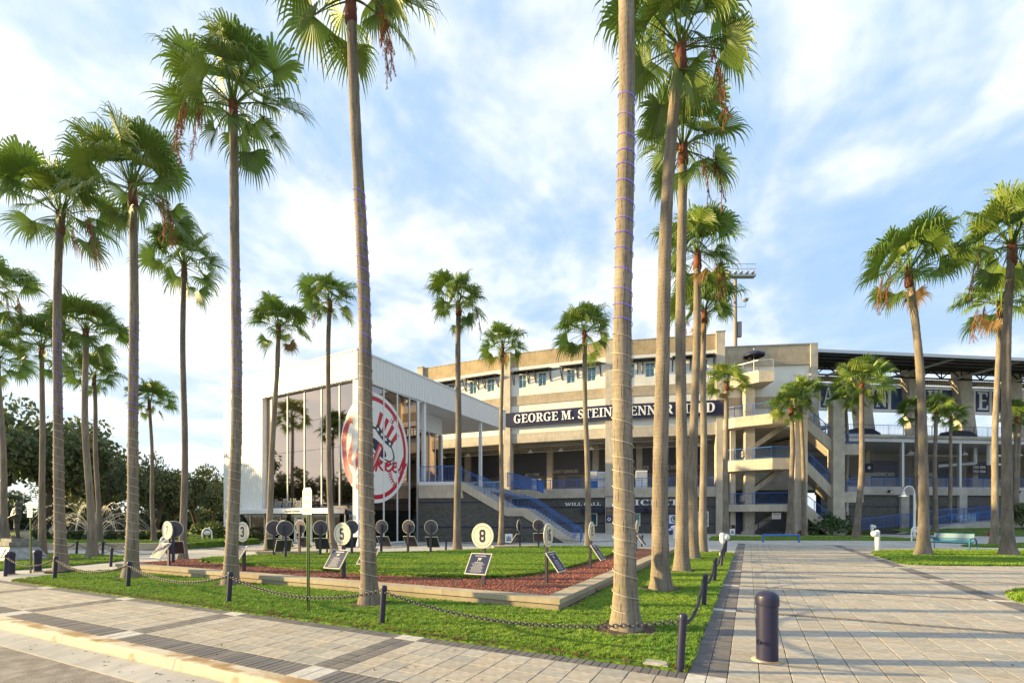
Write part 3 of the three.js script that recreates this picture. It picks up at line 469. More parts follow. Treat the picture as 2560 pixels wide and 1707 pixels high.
  L(-12.5, 24.7, 11.5, 'leaning fan palm before the store entrance', { lx: 0.55, bow: 0.05, r: 0.16, flare: 0.6, stalks: 0, size: 0.9 });
  L(-9.5, 25.8, 13.3, 'fan palm with a torn red leaf base before the store corner', { lx: -0.2, bow: -0.25, r: 0.16, flare: 0.5, stalks: 1, sAz: 3.2, size: 0.9 });
  L(-2.7, 24.0, 12.4, 'straight fan palm behind the number eight sign', { lx: 0.05, r: 0.18, flare: 0.55, stalks: 1, sAz: 0.2, size: 0.92 });
  L(-0.65, 28.7, 11.8, 'fan palm beside the entry stair', { lx: 0.05, r: 0.15, flare: 0.5, stalks: 0, size: 0.92, tone: 1 });
  L(4.7, 29.4, 13.0, 'fan palm at the foot of the entry stair', { lx: -0.3, bow: -0.05, r: 0.195, flare: 0.4, stalks: 0, size: 1.1 });
  L(-34.6, 33.0, 12.3, 'fan palm on the raised lawn behind the statue', { lx: -0.5, r: 0.2, flare: 0.5, stalks: 0, size: 1.15, base: 0.3 });
  L(-23.9, 22.0, 12.2, 'fan palm with hanging seed stalks just behind the statue', { lx: 0.1, r: 0.15, flare: 0.5, stalks: 2, sAz: 0.1, size: 0.98 });
  // across the plaza
  L(19.75, 23.2, 13.7, 'leaning fan palm with a broad yellow foot beside the blue bench', { lx: -0.65, bow: 0.3, ease: -0.2, r: 0.215, flare: 0.95, stalks: 2, sAz: 3.0, size: 1.32, ring: 0.2 });
  L(23.7, 23.0, 14.8, 'upright fan palm with a broad yellow foot on the right lawn', { lx: 0.12, bow: -0.25, r: 0.22, flare: 0.95, stalks: 1, sAz: 3.1, size: 1.6, ring: 0.2 });
  L(32.2, 32.3, 16.0, 'fan palm with a thin trunk behind the right lawn', { lx: 0.4, r: 0.2, flare: 0.5, stalks: 2, sAz: 3.0, size: 1.55, tone: 1 });
  const G2 = { group: G, tone: 1 };
  L(29.8, 41.8, 13.3, 'fan palm on the grass strip before the grey block wall', { ...G2, lx: 0.45, bow: 0.25, r: 0.26, flare: 0.4, size: 1.45, stalks: 0 });
  L(32.8, 48.0, 13.0, 'fan palm beside the flowering shrub', { ...G2, lx: 0.4, bow: 0.3, r: 0.2, flare: 0.4, size: 1.1, stalks: 0 });
  L(26.3, 46.0, 12.2, 'fan palm before the thick stair tower column', { ...G2, lx: 0.3, bow: 0.25, r: 0.27, flare: 0.4, size: 1.2, stalks: 0 });
  L(28.5, 47.0, 13.6, 'fan palm rising out of the green shrub', { ...G2, lx: -0.45, bow: 0.0, r: 0.21, flare: 0.5, size: 1.15, stalks: 0 });
  L(44.2, 50.5, 12.9, 'fan palm with a ragged orange boot before the ramp', { ...G2, lx: 0.1, r: 0.23, flare: 0.4, size: 1.05, base: 0.3, stalks: 0 });
  L(48.6, 53.6, 12.2, 'dark-leaved fan palm beside the ramp railing', { lx: 0.1, r: 0.2, flare: 0.4, size: 1.0, base: 0.6, stalks: 0 });
  L(54.6, 52.5, 12.0, 'fan palm with drooping leaves before the far bays', { lx: 0.2, r: 0.2, flare: 0.4, size: 0.95, base: 0.5, stalks: 0 });
  L(43.6, 52.2, 12.6, 'fan palm half hidden behind the leaning palm', { lx: 0.1, r: 0.2, flare: 0.4, size: 1.05, base: 0.6, stalks: 0 });
  L(56.6, 54.2, 12.6, 'fan palm at the far right end of the ramp', { lx: 0.4, r: 0.2, flare: 0.4, size: 1.05, base: 0.7, stalks: 0 });
}
console.log('palms done');
// ---------------------------------------------------------------- team store: white metal box with tall glass corner
const SC = [-9.8, 30.6], SL = [-22.91, 38.38], SR = [-0.67, 51.3];
{
  const lm = wallM(SL, SC), rm = wallM(SC, SR), LL = lm.L, RL = rm.L;      // left face runs from SL to the corner, right face from the corner to SR
  const S = (s) => LL - s;                                                  // distance from the corner on the left face
  const st = thing('team_store', 'white ribbed metal store building with tall glass corner and round emblem', 'building', [SC[0], 0, -SC[1]]);
  const rib = (m, s0, s1, y0, y1, d, name) => {                             // standing-seam cladding
    const b = new B(m), n = Math.round((s1 - s0) / 0.3), w = (s1 - s0) / n; b.box(s0, s1, y0, y1, d - 0.12, d);
    for (let k = 0; k < n; k++) { const x = s0 + k * w; b.side([[x + 0.02, 0], [x + 0.05, 0.022], [x + w * 0.42, 0.022], [x + w * 0.5, 0]].map(([a, c]) => [a, c]), y0, y1); const g = b.g[b.g.length - 1]; b.g.pop(); const s = new THREE.Shape([[x + 0.02, 0], [x + 0.05, 0.022], [x + w * 0.42, 0.022], [x + w * 0.5, 0]].map(([a, c]) => new THREE.Vector2(a, c))); const e = new THREE.ExtrudeGeometry(s, { depth: y1 - y0 - 0.01, bevelEnabled: false }); e.rotateX(Math.PI / 2); e.scale(1, 1, 1); e.translate(0, y1 - 0.005, d - 0.001); b.add(e); }
    return b.mesh(name, M.metalWhite, st);
  };
  rib(lm, 0, S(10.13), 2.05, 12.42, 0, 'cladding_panel');
  rib(lm, S(10.13) + 0.004, LL, 10.62, 12.42, 0, 'cladding_panel');
  { const b = new B(rm), y = (s, a, c) => a + (c - a) * s / RL, n = 64; b.side([[0, 10.62], [RL, 11.05], [RL, 12.95], [0, 12.42]], -0.14, -0.02); for (let k = 0; k < n; k++) { const s = RL * (k + 0.5) / n; b.box(s - 0.09, s + 0.09, y(s, 10.63, 11.06), y(s, 12.41, 12.94), -0.025, -0.004); } b.mesh('cladding_panel', M.metalWhite, st); }
  new B(lm).box(-0.1, LL + 0.02, 12.42, 12.52, -0.4, 0.06).mesh('roof_trim', M.white, st);
  new B(rm).side([[0.05, 12.42], [RL + 0.05, 12.96], [RL + 0.05, 13.06], [0.05, 12.52]], -0.42, 0.05).mesh('roof_trim', M.white, st);
  // roof deck and soffit in plan
  const off = (m, s, d) => { const p = wp(m, s, 0, d); return [p.x, -p.z]; };
  const far = [SL[0] + SR[0] - SC[0], SL[1] + SR[1] - SC[1]];
  new B().prism([off(lm, 0.1, -0.3), off(lm, LL - 0.2, -0.3), off(rm, RL, -0.3), far], 12.0, 12.3).mesh('roof', M.roofDark, st);
  new B().prism([off(lm, S(10.13), -0.06), off(lm, LL - 0.05, -0.06), off(rm, 7.2, -0.06), off(rm, 7.2, -1.2), off(lm, LL - 0.6, -1.2), off(lm, S(10.13), -1.2)], 10.62, 10.7).mesh('soffit', M.soffit, st);
  { const b = new B(rm), n = 8; b.side([[7.2, 10.78], [RL - 0.02, 11.06], [RL - 0.02, 11.14], [7.2, 10.86]], -14, -0.15); b.mesh('soffit', M.soffit, st); }
  // side and rear walls
  new B().prism([SL, far, [far[0] + 0.3, far[1] - 0.2], [SL[0] + 0.3, SL[1] - 0.15]], 0, 12.4).mesh('side_wall', M.metalWhite, st);
  new B(lm).box(S(10.13) - 0.001, S(10.13) + 0.1, 2.5, 10.62, -0.62, -0.12).mesh('reveal', M.metalWhite, st);
  // glazing: left face
  const pane = (m, s0, s1, y0, y1, d, mt) => new B(m).box(s0, s1, y0, y1, d - 0.012, d).mesh('pane', mt, st);
  const mull = (m, s, y0, y1, d, w = 0.07) => new B(m).box(s - w / 2, s + w / 2, y0, y1, d - 0.03, d + 0.05).mesh('mullion', M.white, st);
  const lx = [0.32, 2.0, 3.8, 5.6, 7.5, 9.4, 10.1], ly = [2.72, 4.4, 6.45, 8.5, 10.6];
  for (let k = 0; k + 1 < lx.length; k++) for (let j = 0; j + 1 < ly.length; j++) pane(lm, S(lx[k + 1]) + 0.01, S(lx[k]) - 0.01, ly[j] + 0.012, ly[j + 1] - 0.012, -0.3, M.mirror);
  for (const x of lx.slice(1, -1)) mull(lm, S(x), 2.6, 10.62, -0.3);
  // ground floor shop windows and doors, set back under the canopy
  const gx = [0.32, 1.95, 3.75, 5.35, 7.25, 8.9, 10.9, 12.75, 14.2];
  for (let k = 0; k + 1 < gx.length; k++) { if (k === 3) continue; pane(lm, S(gx[k + 1]) + 0.03, S(gx[k]) - 0.03, 0.06, 2.02, -0.7, M.pane); }
  for (const x of gx.slice(1)) mull(lm, S(x), 0, 2.06, -0.7, 0.08);
  new B(lm).box(S(14.2), S(0.3), 0, 0.06, -0.78, -0.6).mesh('window_rail', M.white, st); new B(lm).box(S(10.13), S(0.3), 2.02, 2.72, -0.72, -0.56).mesh('window_rail', M.navy, st);
  new B(lm).box(0.1, S(14.2), 0, 2.05, -0.75, -0.55).mesh('pier', M.metalWhite, st);
  { // pair of white framed doors
    const x0 = S(7.2), x1 = S(5.4), mid = (x0 + x1) / 2; new B(lm).box(x0, x0 + 0.08, 0, 2.04, -0.74, -0.6).box(x1 - 0.08, x1, 0, 2.04, -0.74, -0.6).box(x0 + 0.081, x1 - 0.081, 1.92, 2.04, -0.74, -0.6).mesh('door_frame', M.white, st);
    for (const [a, b2, h] of [[x0 + 0.09, mid - 0.005, 1], [mid + 0.005, x1 - 0.09, -1]]) {
      const d = new B(lm).box(a, a + 0.09, 0.02, 1.9, -0.7, -0.65).box(b2 - 0.09, b2, 0.02, 1.9, -0.7, -0.65).box(a + 0.09, b2 - 0.09, 0.02, 0.2, -0.7, -0.65).box(a + 0.09, b2 - 0.09, 1.8, 1.9, -0.7, -0.65).mesh('door', M.white, st);
      new B(lm).box(a + 0.09, b2 - 0.09, 0.2, 1.8, -0.68, -0.672).mesh('pane', M.pane, d); const hx = h > 0 ? b2 - 0.05 : a + 0.05; new B(lm).bar(V3(hx, 0.8, -0.6), V3(hx, 1.2, -0.6), 0.03).bar(V3(hx, 0.85, -0.65), V3(hx, 0.85, -0.6), 0.02).bar(V3(hx, 1.15, -0.65), V3(hx, 1.15, -0.6), 0.02).mesh('handle', M.steel, d);
      if (h > 0) { const nt = new B(lm).box(a + 0.12, b2 - 0.12, 0.95, 1.72, -0.662, -0.655).mesh('notice', M.signWhite, d); }
    }
  }
  // canopy over the entrance with script lettering on it
  const cn = new B(lm).box(S(12.6), S(1.75), 2.08, 2.36, -0.5, 0.75).mesh('canopy', M.white, st);
  new B(lm).box(S(12.4), S(2.0), 2.36, 2.44, -0.4, 0.5).mesh('canopy_cap', M.soffit, cn);
  for (const s of [3.7, 7.3, 10.8]) new B(lm).bar(V3(S(s), 2.3, 0.6), V3(S(s), 2.3, -0.5), 0.04).mesh('canopy_bracket', M.white, cn);
  const sg = thing('script_sign', 'grey script lettering standing on the white entrance canopy', 'sign', [wp(lm, S(6.6), 2.44, 0.2).x, 2.44, wp(lm, S(6.6), 2.44, 0.2).z]);
  { const mm = lm.clone().multiply(new THREE.Matrix4().makeTranslation(S(6.9), 2.50, 0.2)); new B(mm).add(text('The New York Yankees', 'serif_bold', 0.62, 0.06, 4.7, 0.28)).mesh('lettering', M.grey, sg); new B(mm).box(-2.5, 2.6, -0.08, -0.03, -0.02, 0.1).mesh('base_bar', M.steel, sg); const m2 = lm.clone().multiply(new THREE.Matrix4().makeTranslation(S(5.5), 2.16, 0.755)); new B(m2).add(text('TEAM STORE', 'serif_regular', 0.13, 0.02, 1.7)).mesh('small_lettering', M.grey, sg); }
  // corner column and right face glazing
  new B(lm).box(S(0.3), LL - 0.03, 0, 10.62, -0.5, -0.08).mesh('corner_column', M.metalWhite, st);
  new B(rm).box(0.10, 0.42, 0, 10.61, -0.46, -0.05).mesh('corner_column', M.metalWhite, st);
  const rx = [0.45, 1.3, 2.69, 4.19, 5.64, 6.62], ry = [0.1, 2.3, 4.4, 6.45, 8.5, 10.55];
  for (let k = 0; k + 1 < rx.length; k++) for (let j = 0; j + 1 < ry.length; j++) pane(rm, rx[k] + 0.01, rx[k + 1] - 0.01, ry[j] + 0.01, ry[j + 1] - 0.01, -0.1, j ? M.mirror : M.pane);
  for (const x of rx.slice(1, -1)) mull(rm, x, 0, 10.6, -0.1, 0.1);
  new B(rm).box(6.6, 6.86, 0, 10.6, -0.42, -0.04).mesh('post', M.white, st); new B(rm).box(0.43, 6.59, 0, 0.1, -0.3, -0.03).mesh('window_rail', M.white, st);
  new B(rm).box(7.02, 7.14, 0, 4.4, -0.32, -0.12).mesh('trim_post', M.white, st);
  // upper glazing set back over the stair deck, posts under the overhang
  for (const x of [7.85, 13.05, 17.45, 22.2]) new B(rm).box(x - 0.13, x + 0.13, 4.46, 10.62 + 0.43 * x / RL + 0.14, -0.45, -0.19).mesh('post', M.white, st);
  const ux = [7.0, 8.0, 9.0, 10, 11, 12, 13, 14];
  for (let k = 0; k + 1 < ux.length; k++) { pane(rm, ux[k] + 0.03, ux[k + 1] - 0.03, 4.52, 9.2, -2.6, M.mirror); mull(rm, ux[k], 4.5, 9.3, -2.6, 0.07); }
  new B(rm).box(6.9, 14.0, 9.3, 10.85, -2.75, -2.5).mesh('upper_wall', M.soffit, st); new B(rm).box(13.9, 14.15, 4.5, 9.3, -4.5, -2.5).mesh('upper_wall', M.metalWhite, st);
  new B(rm).box(6.86, 7.0, 4.46, 10.78, -2.6, -0.42).mesh('upper_wall', M.metalWhite, st);
  // inside: floor, back wall, lit shelves of goods
  new B().prism([off(lm, 0.4, -0.8), off(lm, LL - 0.6, -0.8), off(rm, 7, -0.5), off(rm, 7, -8), off(lm, 0.4, -8)], -0.01, 0.02).mesh('shop_floor', M.grey, st);
  new B().prism([off(lm, 0.4, -0.75), off(lm, LL - 0.5, -0.75), off(rm, 6.9, -0.45), off(rm, 6.9, -7), off(lm, 0.4, -8)], 2.3, 2.45).mesh('shop_ceiling', M.shopWall, st);
  new B(lm).box(0.3, LL - 0.6, 0.02, 2.3, -7.2, -7).mesh('shop_back_wall', M.shopWall, st); new B(rm).box(6.86, 7.0, 0.02, 4.4, -8, -0.45).mesh('shop_back_wall', M.shopWall, st); new B(lm).box(0.3, 0.4, 0.02, 2.3, -7, -0.8).mesh('shop_back_wall', M.shopWall, st);
  seed = 71;
  for (const [s0, s1, d] of [[2.2, 3.4, -2.2], [8.9, 10.4, -2.6], [0.7, 1.7, -1.9], [11.4, 12.5, -2.5]]) {
    const f = thing('display_shelf', 'dark shop shelving with folded goods behind the store glass', 'shelf', [wp(lm, S((s0 + s1) / 2), 0, d).x, 0.02, wp(lm, S((s0 + s1) / 2), 0, d).z], 0, 'shelves inside the store'); const b = new B(lm); b.box(S(s1), S(s0), 0.02, 2.1, d - 0.4, d - 0.36); for (let k = 0; k < 5; k++) b.box(S(s1), S(s0), 0.3 + k * 0.4, 0.33 + k * 0.4, d - 0.36, d); b.mesh('rack', M.black, f);
    const cols = [M.signWhite, M.navy, M.grey, M.steel]; for (let k = 0; k < 5; k++) for (let j = 0; j < 4; j++) { const x = S(s1) + (j + 0.15) * (s1 - s0) / 4, w = (s1 - s0) / 4 * rr(0.5, 0.75); new B(lm).box(x, x + w, 0.33 + k * 0.4, 0.33 + k * 0.4 + rr(0.08, 0.24), d - 0.33, d - 0.05).mesh('goods', cols[Math.floor(rnd() * 4)], f); }
  }
  // round emblem printed on film across the glass corner: unrolled width -1.9..5.4 m from the corner
  const N = 1024, R = 3.68, cx0 = 1.78, cy0 = 6.45, RR = 4.3;
  const tex = canvasTex(N, N, (c) => {
    const k = N / (2 * RR); c.fillStyle = '#f0efea'; c.fillRect(0, 0, N, N); c.translate(N / 2, N / 2); c.scale(k, -k);
    const red = '#c0183a', navy = '#1b2247';
    c.lineWidth = 0.3; c.strokeStyle = red; c.beginPath(); c.arc(0, 0, 3.28, 0, 7); c.stroke();
    // ball stitching
    c.lineWidth = 0.07; for (const sx of [-1, 1]) for (const sy of [-1, 1]) { c.beginPath(); for (let i = 0; i <= 12; i++) { const t = i / 12, x = sx * lerp(1.55, 2.15, t * t), y = sy * lerp(1.3, 2.35, t); i ? c.lineTo(x, y) : c.moveTo(x, y); if (i % 2) { c.moveTo(x - 0.2, y + 0.16 * sy); c.lineTo(x, y); c.lineTo(x + 0.24, y + 0.1 * sy); c.moveTo(x, y); } } c.stroke(); }
    // brim of the hat, hollow and crown with stripes and starred band
    c.save(); c.translate(0.52, 0.22); c.rotate(-0.57);
    c.fillStyle = '#f0efea'; c.strokeStyle = navy; c.lineWidth = 0.09; c.beginPath(); c.ellipse(0, 0, 1.75, 0.85, 0, 0, 7); c.fill(); c.stroke(); c.beginPath(); c.ellipse(0.05, 0.12, 1.55, 0.7, 0, 0, 7); c.stroke();
    c.fillStyle = navy; c.beginPath(); c.ellipse(-0.05, -0.22, 0.95, 0.36, 0, 0, 7); c.fill();
    for (let i = 0; i < 7; i++) { const x0 = -1 + i * 2 / 7, x1 = x0 + 2 / 7; c.fillStyle = i % 2 ? '#f4f2ee' : red; c.beginPath(); c.moveTo(x0 * 1.0, 1.0); c.lineTo(x1, 1.0); c.lineTo(x1 * 1.25, 2.1 - 0.15 * x1 * x1); c.lineTo(x0 * 1.25, 2.1 - 0.15 * x0 * x0); c.fill(); }
    c.fillStyle = navy; c.beginPath(); c.moveTo(-1.0, 0.62); c.quadraticCurveTo(0, 0.38, 1.0, 0.62); c.lineTo(1.02, 1.08); c.quadraticCurveTo(0, 0.86, -1.02, 1.08); c.fill();
    c.fillStyle = '#f4f2ee'; for (const x of [-0.75, -0.25, 0.25, 0.75]) { c.beginPath(); for (let i = 0; i < 10; i++) { const a = i * Math.PI / 5 + 0.3, r = i % 2 ? 0.075 : 0.18; c.lineTo(x + Math.cos(a) * r, 0.76 + 0.05 * x * x + Math.sin(a) * r); } c.fill(); }
    c.restore();
    // bat doubling as the stem of the k
    c.fillStyle = red; c.beginPath(); c.moveTo(-1.75, -3.95); c.lineTo(-1.5, -4.05); c.lineTo(0.82, 0.12); c.quadraticCurveTo(0.75, 0.5, 0.36, 0.35); c.closePath(); c.fill(); c.fillStyle = '#f4f2ee'; c.beginPath(); c.moveTo(-1.45, -3.6); c.lineTo(0.66, 0.08); c.lineTo(0.44, 0.24); c.closePath(); c.fill(); c.strokeStyle = red; c.lineWidth = 0.05; for (const o of [0.1, 0.2]) { c.beginPath(); c.moveTo(-0.9 + o, -2.4); c.lineTo(0.35 + o, 0.2); c.stroke(); }
    c.fillStyle = red; c.beginPath(); c.ellipse(-1.72, -4.02, 0.34, 0.2, 0.4, 0, 7); c.fill();
    // script word: big looped Y, then small letters
    c.strokeStyle = red; c.lineCap = 'round'; c.lineWidth = 0.34; c.beginPath(); c.moveTo(-3.45, 0.4); c.bezierCurveTo(-3.2, 1.9, -2.2, 2.0, -2.35, 0.9); c.bezierCurveTo(-2.5, -0.2, -3.2, -1.0, -2.5, -1.15); c.bezierCurveTo(-1.9, -1.25, -1.5, 0.1, -1.15, 1.3); c.stroke();
    c.beginPath(); c.moveTo(-1.15, 1.3); c.bezierCurveTo(-1.6, -0.6, -2.3, -2.4, -2.7, -2.3); c.bezierCurveTo(-3.2, -2.2, -3.3, -0.6, -3.4, 0.3); c.stroke();
    c.save(); c.translate(0, -1.12); c.scale(1, 0.72); c.translate(0, 0.98); c.lineWidth = 0.21; const loop = (x, y, w, h) => { c.beginPath(); c.ellipse(x, y, w, h, -0.3, 0, 7); c.stroke(); };
    loop(-1.15, -0.95, 0.3, 0.42); c.beginPath(); c.moveTo(-0.85, -0.5); c.lineTo(-0.9, -1.4); c.lineTo(-0.55, -0.7); c.lineTo(-0.5, -1.4); c.stroke();
    c.beginPath(); c.moveTo(0.1, -1.5); c.lineTo(0.42, -0.1); c.moveTo(0.2, -0.9); c.bezierCurveTo(0.8, -0.3, 0.85, -0.9, 0.3, -0.85); c.bezierCurveTo(0.6, -1.2, 0.7, -1.5, 1.0, -1.35); c.stroke();
    for (const x of [1.35, 2.15]) { c.beginPath(); c.moveTo(x - 0.3, -1.0); c.bezierCurveTo(x + 0.5, -0.9, x + 0.3, -0.35, x, -0.55); c.bezierCurveTo(x - 0.35, -0.8, x - 0.35, -1.5, x + 0.15, -1.4); c.lineTo(x + 0.5, -1.1); c.stroke(); }
    c.beginPath(); c.moveTo(2.7, -1.1); c.lineTo(3.05, -0.2); c.bezierCurveTo(2.95, -0.9, 3.3, -1.5, 2.8, -1.55); c.stroke(); c.lineWidth = 0.28; c.beginPath(); c.moveTo(2.9, -1.4); c.lineTo(3.4, -0.5); c.stroke(); c.restore();
    c.scale(1, -1); c.fillStyle = navy; c.font = '0.35px sans-serif'; c.fillText('TM', 2.35, 1.85);
  });
  const film = mat(C(0.92, 0.92, 0.92), 0.35, { map: tex });
  const filmPiece = (m, x0, x1, toLocal, d) => { // the slice of the disc between unrolled x0 and x1
    const pts = [], n = 40, yy = (x) => Math.sqrt(Math.max(0, R * R - (x - cx0) * (x - cx0))); for (let i = 0; i <= n; i++) { const x = lerp(x0, x1, i / n); pts.push([x, cy0 + yy(x)]); } for (let i = n; i >= 0; i--) { const x = lerp(x0, x1, i / n); pts.push([x, cy0 - yy(x)]); }
    if (x0 < 0.6 && x1 > 0.5) { /* foot of the bat hangs below the disc */ }
    const s = new THREE.Shape(pts.map(([x, y]) => new THREE.Vector2(x, y))), e = new THREE.ExtrudeGeometry(s, { depth: 0.006, bevelEnabled: false }), p = e.attributes.position, uv = new Float32Array(p.count * 2);
    for (let i = 0; i < p.count; i++) { uv[i * 2] = (p.getX(i) - cx0 + RR) / (2 * RR); uv[i * 2 + 1] = (p.getY(i) - cy0 + RR) / (2 * RR); } e.setAttribute('uv', new THREE.BufferAttribute(uv, 2)); e.translate(0, 0, d);
    if (toLocal) e.translate(LL, 0, 0); return new B(m).add(e);
  };
  const em = thing('round_emblem', 'round white and red baseball emblem film across the glass corner', 'emblem', [wp(rm, cx0, 0, -0.2).x, cy0 - R, wp(rm, cx0, 0, -0.2).z]);
  filmPiece(lm, -1.885, -0.33, true, -0.292).mesh('film_panel', film, em, true); filmPiece(lm, -0.325, -0.035, true, -0.077).mesh('film_panel', film, em, true);
  filmPiece(rm, 0.105, 0.42, false, -0.047).mesh('film_panel', film, em, true);
  for (const [a, b2] of [[0.425, 1.24], [1.36, 2.63], [2.75, 4.13], [4.25, 5.44]]) filmPiece(rm, a, b2, false, -0.09).mesh('film_panel', film, em, true);
}
// ---------------------------------------------------------------- stadium: curved block of four bays
const COLS = [[-12.1, 64.5], [-0.5, 58.8], [10.98, 54.4], [22.4, 52]];
{
  const sd = thing('stadium_building', 'tan and white stadium facade with navy name sign and open concourse', 'building', [10.98, 0, -54.4]);
  const win = { frame: null };
  { const b = new B(); b.box(-0.5, -0.43, 0, 1.6, -0.06, 0.03).box(0.43, 0.5, 0, 1.6, -0.06, 0.03).box(-0.43, 0.43, 0, 0.07, -0.06, 0.03).box(-0.43, 0.43, 1.53, 1.6, -0.06, 0.03).box(-0.025, 0.025, 0.07, 1.53, -0.04, 0.02).box(-0.43, -0.025, 0.98, 1.03, -0.04, 0.02).box(0.025, 0.43, 0.98, 1.03, -0.04, 0.02); win.frame = b.build(); }
  const paneG = [new THREE.BoxGeometry(0.40, 0.90, 0.012), new THREE.BoxGeometry(0.40, 0.49, 0.012)];
  const addWindow = (m, s) => { const w = part('window', win.frame, M.white, sd); w.applyMatrix4(new THREE.Matrix4().makeTranslation(...V3(0, 0, 0).toArray())); const p = wp(m, s, 17.3, -0.12).sub(sd.position); w.position.copy(p); w.rotation.y = m.turn; for (const x of [-0.2275, 0.2275]) { part('pane', paneG[0], M.winGlass, w, V3(x, 0.52, -0.02)); part('pane', paneG[1], M.winGlass, w, V3(x, 1.28, -0.02)); } };
  const bays = [[[1.6, 4.2], [7.5, 10.05]], [[1.38, 3.88], [7.35, 9.76]], [[1.75, 3.9], [7.3, 9.45]]].map((l) => l.map((q) => q.map((x) => x + 0.5)));
  for (let i = 0; i < 3; i++) {
    const m = wallM(COLS[i], COLS[i + 1]), L = m.L, ws = bays[i].flat();
    new B(m).box(0.4, L - 0.4, 19.84, 21.45, -0.5, 0.02).mesh('parapet', M.tan, sd); new B(m).box(0.3, L - 0.3, 21.45, 21.55, -0.55, 0.06).mesh('coping', M.concreteCool, sd);
    const wb = new B(m); wb.box(0.4, L - 0.4, 18.9, 19.84, -0.3, 0).box(0.4, L - 0.4, 16.42, 17.3, -0.3, 0); const xs = [0.4, ...ws.flatMap((x) => [x - 0.5, x + 0.5]), L - 0.4]; for (let k = 0; k < xs.length; k += 2) wb.box(xs[k], xs[k + 1], 17.3, 18.9, -0.3, 0); wb.mesh('wall', M.wallWhite, sd);
    // thin joints of the stucco, as raised trims
    new B(m).box(0.4, L - 0.4, 16.36, 16.42, -0.2, 0.03).mesh('trim', M.wallWhite, sd);
    ws.forEach((x) => addWindow(m, x));
    for (const pr of bays[i]) { const x0 = pr[0] - 1.1, x1 = pr[1] + 1.1, aw = new B(m).side([[x0, 0], [x1, 0], [x1, 0.08], [x0, 0.08]], 0, 0.001); aw.g.length = 0; const g = new THREE.BoxGeometry(x1 - x0, 0.05, 1.05); g.rotateX(0.22); g.translate((x0 + x1) / 2, 19.22, 0.5); aw.add(g); aw.box(x0, x1, 19.02, 19.14, 0.98, 1.02); const am = aw.mesh('awning', M.roofDark, sd);
      for (let k = 0; k < 11; k++) { const x = x0 + (k + 0.5) * (x1 - x0) / 11, r = new THREE.BoxGeometry(0.05, 0.03, 1.05); r.rotateX(0.22); r.translate(x, 19.26, 0.5); new B(m).add(r).mesh('rib', M.roofDark, am); }
      for (const x of [x0 + 0.05, pr[0] + 0.8, pr[1] - 0.8, x1 - 0.05]) new B(m).bar(V3(x, 19.05, 0.95), V3(x, 17.75, 0.02), 0.08).bar(V3(x, 19.3, 0.03), V3(x, 17.7, 0.03), 0.06).mesh('bracket', M.roofDark, am); }
    new B(m).box(0.4, L - 0.4, 15.25, 16.36, -0.4, 0.08).mesh('band', M.tanGrey, sd);
    new B(m).box(0.4, L - 0.4, 11.83, 15.25, -0.3, 0).mesh('wall', M.wallWhite, sd);
    new B(m).box(0.4, L - 0.4, 10.7, 11.83, -0.6, 0.08).mesh('beam', M.concrete, sd);
    new B(m).box(0.4, L - 0.4, 4.0, 5.08, -0.5, 0.06).mesh('slab_edge', M.concrete, sd);
    new B(m).box(0.2, L - 0.2, 4.86, 5.06, -13, -0.5).mesh('concourse_floor', M.concreteCool, sd);
    new B(m).box(0.2, L - 0.2, 11.3, 11.6, -13, -0.6).mesh('concourse_ceiling', M.concreteCool, sd);
    for (let k = 0; k < 5; k++) new B(m).box(0.4, L - 0.4, 10.75, 11.3, -2.6 - k * 2.2, -2.3 - k * 2.2).mesh('ceiling_beam', M.concreteCool, sd);
    new B(m).tube([V3(0.4, 10.35, -1.2), V3(L - 0.4, 10.35, -1.2)], 0.05).tube([V3(0.4, 10.0, -3.4), V3(L - 0.4, 10.0, -3.4)], 0.08).mesh('service_pipe', M.steel, sd);
    // stall fronts at the back of the concourse
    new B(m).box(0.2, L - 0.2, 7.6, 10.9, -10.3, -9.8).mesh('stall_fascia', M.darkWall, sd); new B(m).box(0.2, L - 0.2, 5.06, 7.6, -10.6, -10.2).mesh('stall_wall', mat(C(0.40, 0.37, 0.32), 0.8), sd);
    for (const s of [1.5, 4.6, 7.7]) new B(m).box(s, s + 2.0, 5.95, 7.35, -10.2, -10.1).mesh('stall_opening', M.grey, sd);
    for (const s of [3.2, 9.2]) new B(m).box(s, s + 0.7, 5.06, 10.75, -6.4, -5.7).mesh('inner_column', M.concrete, sd);
    const rb = railing(new B(m), [V3(0.45, 5.08, -0.12), V3(L - 0.45, 5.08, -0.12)], 1.05, { gap: 0.15, pk: 0.02, r: 0.03 }); rb.mesh('railing', M.blue, sd);
    // ground floor: dark split-face block with a navy stripe
    new B(m).box(0.4, L - 0.4, -0.1, 4.0, -0.6, -0.12).mesh('block_wall', M.block, sd); new B(m).box(0.4, L - 0.4, 2.86, 2.98, -0.121, -0.105).mesh('stripe', M.navy, sd); new B(m).box(0.4, L - 0.4, 1.02, 1.14, -0.121, -0.105).mesh('stripe', M.navy, sd);
    for (const s of [2.2, 6.1, 9.8]) { // hanging dome lamps, unlit by day but pale
      if (s > 6.5 && i === 0) continue; const p = wp(m, s, 10.0, -2.0), t = thing('concourse_lamp', 'pale dome lamp hanging from the concourse ceiling', 'lamp', [p.x, 9.75, p.z], 0, 'dome lamps in the concourse'); part('shade', new B().lathe([[0.34, 0], [0.33, 0.06], [0.2, 0.22], [0.08, 0.28], [0.06, 0.4], [0, 0.4]], 18).build(), M.lamp, t); part('stem', new B().cyl(0, 0.38, 1.56, 0, 0.02, 0.02, 6).build(), M.steel, t); }
  }
